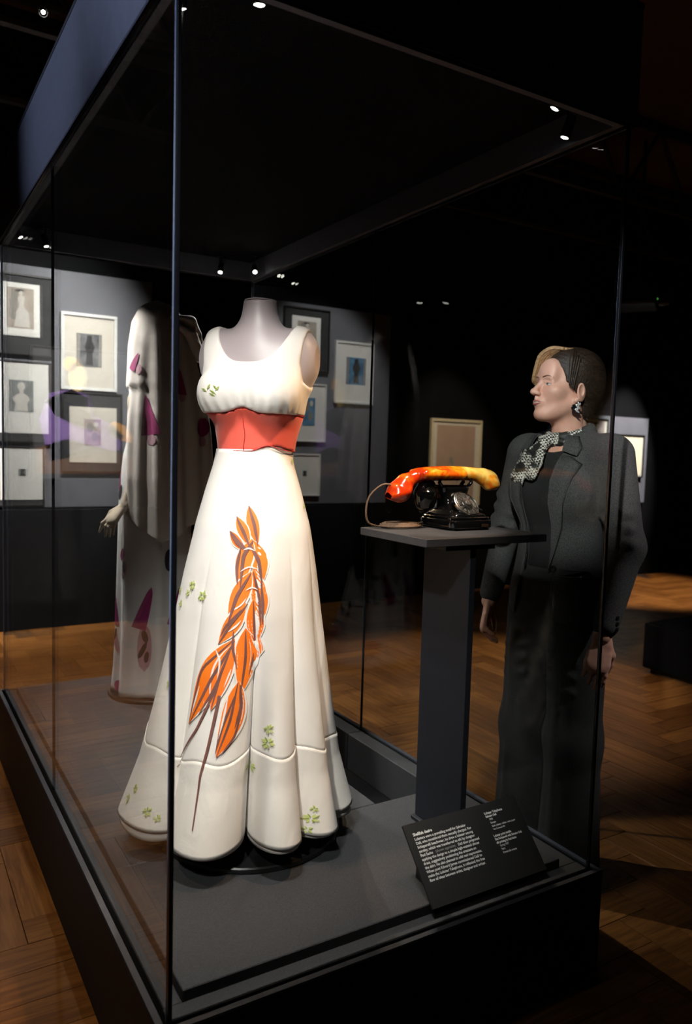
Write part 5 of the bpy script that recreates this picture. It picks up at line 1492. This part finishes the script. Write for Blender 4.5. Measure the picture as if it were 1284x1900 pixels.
    lo_ = [(x, fy(x, -0.0690) - 0.0004 * (1 - (x / 0.027) ** 2), -0.0700 + 0.0072 * (abs(x) / 0.027) ** 2.0) for x in lip_x]
    te = [(x, fy(x, -0.0645) - 0.0002, -0.0645) for x in lip_x[3:12]]
    H(MB().tube(up, [0.0006 + 0.0026 * math.cos(x / 0.027 * PI / 2) for x in lip_x], 8), 'upper_lip', 'lips')
    H(MB().tube(lo_, [0.0006 + 0.0034 * math.cos(x / 0.027 * PI / 2) for x in lip_x], 8), 'lower_lip', 'lips')
    H(MB().tube(te, 0.0017, 8), 'teeth', 'teeth')
    # hair : cap, fringe, side locks
    g = Field(np.arange(-0.115, 0.1151, 0.003), np.arange(-0.13, 0.16, 0.003), np.arange(-0.11, 0.15, 0.003), 0.03)
    g.ell((0, 0.026, 0.044), (0.083, 0.104, 0.087), 0.02)
    g.ell((0.0, 0.060, 0.010), (0.074, 0.076, 0.085), 0.03)
    g.ell((0.0, 0.030, 0.085), (0.070, 0.085, 0.055), 0.03)
    g.ell((0, 0.070, -0.060), (0.050, 0.040, 0.040), 0.03)
    def hairline(X, Y, Z):
        l = np.interp(Z, [-0.11, -0.060, -0.025, -0.012, 0.0, 0.03, 0.055, 0.072, 0.085, 0.10], [0.060, 0.048, 0.030, -0.020, -0.034, -0.040, -0.052, -0.078, -0.10, -0.14])
        return (l - Y) * 0.8 + 0 * X
    g.keep(hairline); g.keep(lambda X, Y, Z: -0.088 - Z + 0 * X + 0 * Y)
    V, F = g.mesh()
    # strand relief
    ang = np.arctan2(V[:, 1] - 0.03, V[:, 0]); V = V * (1 + 0.004 * np.sin(V[:, 2] * 420 + V[:, 1] * 160)[:, None])
    hr = np_mesh('hair', xform(V, HEAD_T), F, M['hair'], t, True, 1)
    for k in range(7):
        o = (k - 3) * 0.0085
        pts = [(0.030 + o * 0.4, -0.010 + o * 1.2, 0.126 - abs(o) * 0.1), (0.005 + o * 0.3, -0.046 + o * 1.1, 0.121), (-0.026 + o * 0.2, -0.070 + o * 0.9, 0.098), (-0.051, -0.072 + o * 0.75, 0.058), (-0.067, -0.066 + o * 0.7, 0.016), (-0.072, -0.055 + o * 0.6, -0.016 + abs(o))]
        H(MB().tube(*catmull(pts, [0.006, 0.0075, 0.008, 0.0075, 0.006, 0.002]), 10), 'fringe_lock', 'hair_blond', hr)
    for k in range(4):
        o = k * 0.009
        pts = [(0.040, -0.020 + o, 0.120), (0.066, -0.034 + o, 0.090), (0.075, -0.036 + o * 0.8, 0.045), (0.0745, -0.030 + o * 0.6, 0.0 - o * 0.4)]
        H(MB().tube(*catmull(pts, [0.007, 0.008, 0.006, 0.0015]), 8), 'side_lock', 'hair', hr)
    # earring on the near ear
    er = H(MB().lathe([(0.0105, 0.0), (0.0105, 0.003), (0.009, 0.004)], 20, (0.0795, -0.002, -0.066), ((0, 1, 0), (0, 0, 1), (1, 0, 0))), 'earring', 'jet', t, False)
    wav = [(0.0880, 0.004 + 0.0045 * math.sin(a * 2.2), -0.048 - 0.0048 * a) for a in np.linspace(0, 6.6, 30)]
    H(MB().tube(wav, 0.0024, 8), 'earring_squiggle', 'silver', er)
    wav = [(0.0880, 0.010 + 0.0045 * math.sin(a * 2.2 + 0.3), -0.049 - 0.0048 * a) for a in np.linspace(0, 6.6, 30)]
    H(MB().tube(wav, 0.0015, 8), 'earring_squiggle', 'silver', er)
    # ---------------- clothes
    def torso(step, z0, z1, ex=0.0):
        j = Field(np.arange(-0.36, 0.3601, step), np.arange(-0.22, 0.2201, step), np.arange(z0, z1, step))
        return j
    j = torso(0.0055, 0.86, 1.60)
    j.ell((0, 0.004, 1.35), (0.178, 0.122, 0.19), 0.04)
    for s in (-1, 1): j.ell((s * 0.075, -0.075, 1.335), (0.075, 0.055, 0.085), 0.06)
    j.cap((-0.150, 0.018, 1.470), (0.150, 0.018, 1.470), 0.050, 0.050, 0.06, flat=((0, 1, 0), 1.25))
    j.cap((0, 0.02, 1.47), (0, 0.03, 1.545), 0.085, 0.070, 0.05)
    j.ell((0, 0.004, 1.13), (0.158, 0.108, 0.20), 0.06)
    j.ell((0, 0.008, 0.95), (0.186, 0.132, 0.20), 0.06)
    core = j.copy()                               # shape before the front is opened
    sl = []
    for (sh, el, wr) in (((-0.182, 0.018, 1.455), (-0.250, 0.015, 1.18), WR), ((0.182, 0.018, 1.455), (0.254, 0.010, 1.17), WL)):
        w2 = tuple(np.array(wr) + (np.array(el) - np.array(wr)) * 0.13)
        j.cap(sh, el, 0.064, 0.052, 0.04); j.cap(el, w2, 0.052, 0.0405, 0.03)
        m_ = (np.array(el) + np.array(sh)) / 2
        for q in range(3):
            c = np.array(el) + (np.array(sh) - np.array(el)) * (0.10 + 0.16 * q)
            j.cap(c + np.array((-0.045, -0.030, 0.012)), c + np.array((0.045, -0.034, -0.014)), 0.012, 0.012, 0.02)
    def half_open(Z): return np.interp(Z, [0.86, 0.95, 1.05, 1.12, 1.20, 1.30, 1.40, 1.47, 1.53, 1.6], [0.100, 0.078, 0.062, 0.056, 0.056, 0.060, 0.066, 0.070, 0.064, 0.062])
    def opening(X, Y, Z):
        return np.minimum(half_open(Z) - np.abs(X + 0.006), -(Y - 0.02)) + 0 * X
    j.keep(opening)
    def hem(X, Y, Z):
        return (0.905 + 0.5 * np.clip(0.05 - np.abs(X), 0, 0.05) * (Y < 0)) - Z
    # the sleeves run lower than the jacket hem, so only the trunk is cut
    X, Y, Z = j._pts((slice(None),) * 3)
    trunk = (np.abs(X) < 0.205) & (Y > -2)
    j.D = np.where(trunk & (np.abs(X) < 0.195), np.maximum(j.D, 0.905 - Z), j.D).astype(np.float32)
    j.keep(lambda X, Y, Z: Z - 1.535 + 0.35 * np.clip(-Y, 0, 1))
    V, F = j.mesh(); jk = np_mesh('jacket', V, F, M['wool'], t, True, 2)
    def front_y(x, z, off):
        yy = np.linspace(-0.21, 0.05, 261); v = core.value(np.stack([yy * 0 + x, yy, yy * 0 + z], 1)); k = int(np.argmax(v < 0))
        return float(yy[k]) - off
    def patch(poly_l, poly_r, off, th, name, mat, par, nu=6):
        """strip between two (x,z) polylines laid on the jacket front"""
        G = []
        for (a, b_) in zip(poly_l, poly_r):
            row = []
            for u in np.linspace(0, 1, nu):
                x = a[0] + (b_[0] - a[0]) * u; z = a[1] + (b_[1] - a[1]) * u
                row.append((x, front_y(x, z, off + th * math.sin(PI * min(1, u * 1.02)) * 0.3), z))
            G.append(row)
        A = np.array(G); B = A.copy(); B[:, :, 1] += th
        V1, F1 = grid_mesh(A); V2, F2 = grid_mesh(B); n = len(V1)
        nu_, nv_ = A.shape[:2]; side = []
        ring = [i * nv_ for i in range(nu_)] + [(nu_ - 1) * nv_ + k for k in range(1, nv_)] + [i * nv_ + nv_ - 1 for i in range(nu_ - 2, -1, -1)] + [k for k in range(nv_ - 2, 0, -1)]
        for p, q in zip(ring, ring[1:] + ring[:1]): side.append((p, q, q + n, p + n))
        FF = np.concatenate([F1, F2[:, ::-1] + n, np.array(side)])
        return np_mesh(name, np.concatenate([V1, V2]), FF, mat, par, True)
    for s in (1, -1):
        inner = [(s * 0.068, 1.455), (s * 0.064, 1.42), (s * 0.060, 1.37), (s * 0.056, 1.30), (s * 0.052, 1.22), (s * 0.050, 1.14), (s * 0.050, 1.08)]
        outer = [(s * 0.100, 1.450), (s * 0.138, 1.425), (s * 0.128, 1.38), (s * 0.108, 1.30), (s * 0.085, 1.22), (s * 0.064, 1.14), (s * 0.052, 1.08)]
        patch(inner, outer, 0.008, 0.006, 'lapel', M['wool'], jk)
        ci = [(s * 0.060, 1.520), (s * 0.066, 1.495), (s * 0.069, 1.468)]
        co = [(s * 0.098, 1.515), (s * 0.125, 1.480), (s * 0.118, 1.452)]
        patch(ci, co, 0.012, 0.006, 'collar_end', M['wool'], jk)
    # collar round the back of the neck
    P = np.zeros((25, 5, 3))
    for i, a in enumerate(np.linspace(math.radians(-25), math.radians(205), 25)):
        for k, (r, z) in enumerate(((0.074, 1.520), (0.072, 1.545), (0.076, 1.560), (0.086, 1.545), (0.098, 1.512))):
            fz = 0.016 * max(0, -math.sin(a)) * 2
            P[i, k] = (r * 1.02 * math.cos(a), 0.026 + r * 0.92 * math.sin(a), z - fz)
    V, F = grid_mesh(P); np_mesh('collar', V, F, M['wool'], jk, True)
    patch([(0.085, 1.085), (0.085, 1.062)], [(0.168, 1.083), (0.168, 1.060)], 0.006, 0.004, 'pocket_flap', M['wool'], jk)
    autosmooth(MB().lathe([(0.010, 0.0), (0.010, 0.003), (0.007, 0.0045)], 18, (0.066, front_y(0.066, 1.085, 0.004), 1.085), ((1, 0, 0), (0, 0, 1), (0, -1, 0))).build('button', M['button'], jk))
    for q in range(3):
        wv = Vector(WL) + Vector((0.0405, 0.012, 0.03 + 0.018 * q))
        autosmooth(MB().lathe([(0.0065, 0.0), (0.0065, 0.003), (0.004, 0.004)], 12, wv, ((0, 1, 0), (0, 0, 1), (1, 0, 0))).build('cuff_button', M['button'], jk))
    k = torso(0.0065, 0.93, 1.56)
    k.ell((0, 0.006, 1.33), (0.160, 0.104, 0.19), 0.04)
    for s in (-1, 1): k.ell((s * 0.070, -0.062, 1.325), (0.070, 0.052, 0.082), 0.06)
    k.ell((0, 0.006, 1.10), (0.142, 0.095, 0.22), 0.06); k.cap((-0.12, 0.015, 1.452), (0.12, 0.015, 1.452), 0.046, 0.046, 0.05); k.cap((0, 0.02, 1.42), (0, 0.026, 1.52), 0.075, 0.060, 0.04)
    k.keep(lambda X, Y, Z: Z - (1.462 + 0.55 * np.clip(Y + 0.03, 0, 1) + 4.0 * X * X))
    V, F = k.mesh(); np_mesh('knit_top', V, F, M['knit'], t, True, 2)
    q = Field(np.arange(-0.24, 0.2401, 0.0075), np.arange(-0.20, 0.2001, 0.0075), np.arange(0.015, 1.12, 0.0075))
    q.ell((0, 0.008, 0.96), (0.172, 0.118, 0.16), 0.04); q.ell((0, 0.004, 1.06), (0.146, 0.098, 0.10), 0.04)
    for s in (-1, 1):
        q.cap((s * 0.088, 0.005, 0.90), (s * 0.100, -0.004, 0.50), 0.100, 0.088, 0.03); q.cap((s * 0.100, -0.004, 0.50), (s * 0.104, 0.0, 0.0), 0.088, 0.104, 0.05)
        q.cap((s * 0.095, -0.095, 0.85), (s * 0.104, -0.100, 0.08), 0.010, 0.010, 0.03)
        for z in (0.80, 0.75, 0.70): q.cap((s * 0.05, -0.090, z + 0.01), (s * 0.14, -0.080, z - 0.012), 0.008, 0.006, 0.02)
    q.keep(lambda X, Y, Z: Z - 1.075 + 0 * X + 0 * Y); q.keep(lambda X, Y, Z: 0.03 - Z + 0 * X + 0 * Y)
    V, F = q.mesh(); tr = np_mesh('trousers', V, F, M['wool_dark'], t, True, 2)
    P = np.array([[(0.150 * math.cos(a), 0.006 + 0.102 * math.sin(a), z) for z in (1.040, 1.078)] for a in np.linspace(0, 2 * PI, 40)[:-1]])
    V, F = shell(P, 0.004); np_mesh('waistband', V, F, M['wool_dark'], tr, True)
    for s in (-1, 1):
        sh = Field(np.arange(s * 0.104 - 0.06, s * 0.104 + 0.06, 0.004), np.arange(-0.22, 0.10, 0.004), np.arange(-0.002, 0.10, 0.004), 0.03)
        sh.cap((s * 0.104, 0.05, 0.035), (s * 0.106, -0.10, 0.028), 0.036, 0.038, 0.02); sh.cap((s * 0.106, -0.10, 0.026), (s * 0.100, -0.165, 0.020), 0.034, 0.022, 0.02)
        sh.cap((s * 0.104, 0.04, 0.04), (s * 0.104, 0.04, 0.09), 0.036, 0.04, 0.02)
        sh.keep(lambda X, Y, Z: 0.001 - Z + 0 * X + 0 * Y)
        V, F = sh.mesh(); np_mesh('shoe', V, F, M['shoe'], t, True, 1)
    # scarf : twisted band round the neck, knot and two tails
    sc = Field(np.arange(-0.13, 0.1301, 0.0035), np.arange(-0.19, 0.11, 0.0035), np.arange(1.26, 1.60, 0.0035), 0.03)
    ring = []
    for a in np.linspace(0, 2 * PI, 33):
        ring.append((0.066 * math.cos(a), 0.022 + 0.068 * math.sin(a), 1.530 + 0.020 * math.sin(a)))
    for a, c in zip(ring[:-1], ring[1:]):
        sc.cap(a, c, 0.0145, 0.0145, 0.01)
        a2 = (a[0] * 1.03, (a[1] - 0.022) * 1.03 + 0.022, a[2] - 0.017); c2 = (c[0] * 1.03, (c[1] - 0.022) * 1.03 + 0.022, c[2] - 0.017)
        sc.cap(a2, c2, 0.0125, 0.0125, 0.008)
    sc.ell((-0.028, -0.068, 1.496), (0.026, 0.022, 0.024), 0.012)
    sc.cap((-0.030, -0.075, 1.490), (-0.062, -0.112, 1.440), 0.017, 0.030, 0.014, flat=((0.3, 1, 0.3), 0.42))
    sc.cap((-0.062, -0.112, 1.440), (-0.085, -0.130, 1.372), 0.030, 0.034, 0.014, flat=((0.3, 1, 0.3), 0.36))
    sc.cap((-0.022, -0.078, 1.485), (-0.018, -0.120, 1.430), 0.015, 0.024, 0.012, flat=((-0.2, 1, 0.3), 0.45))
    sc.cap((-0.018, -0.120, 1.430), (-0.026, -0.130, 1.385), 0.024, 0.020, 0.012, flat=((-0.2, 1, 0.3), 0.40))
    V, F = sc.mesh()
    V = V + 0.0012 * np.sin(V[:, 2:3] * 420 + V[:, 0:1] * 160)
    np_mesh('scarf', V, F, M['scarf'], t, True, 1)
build_person()
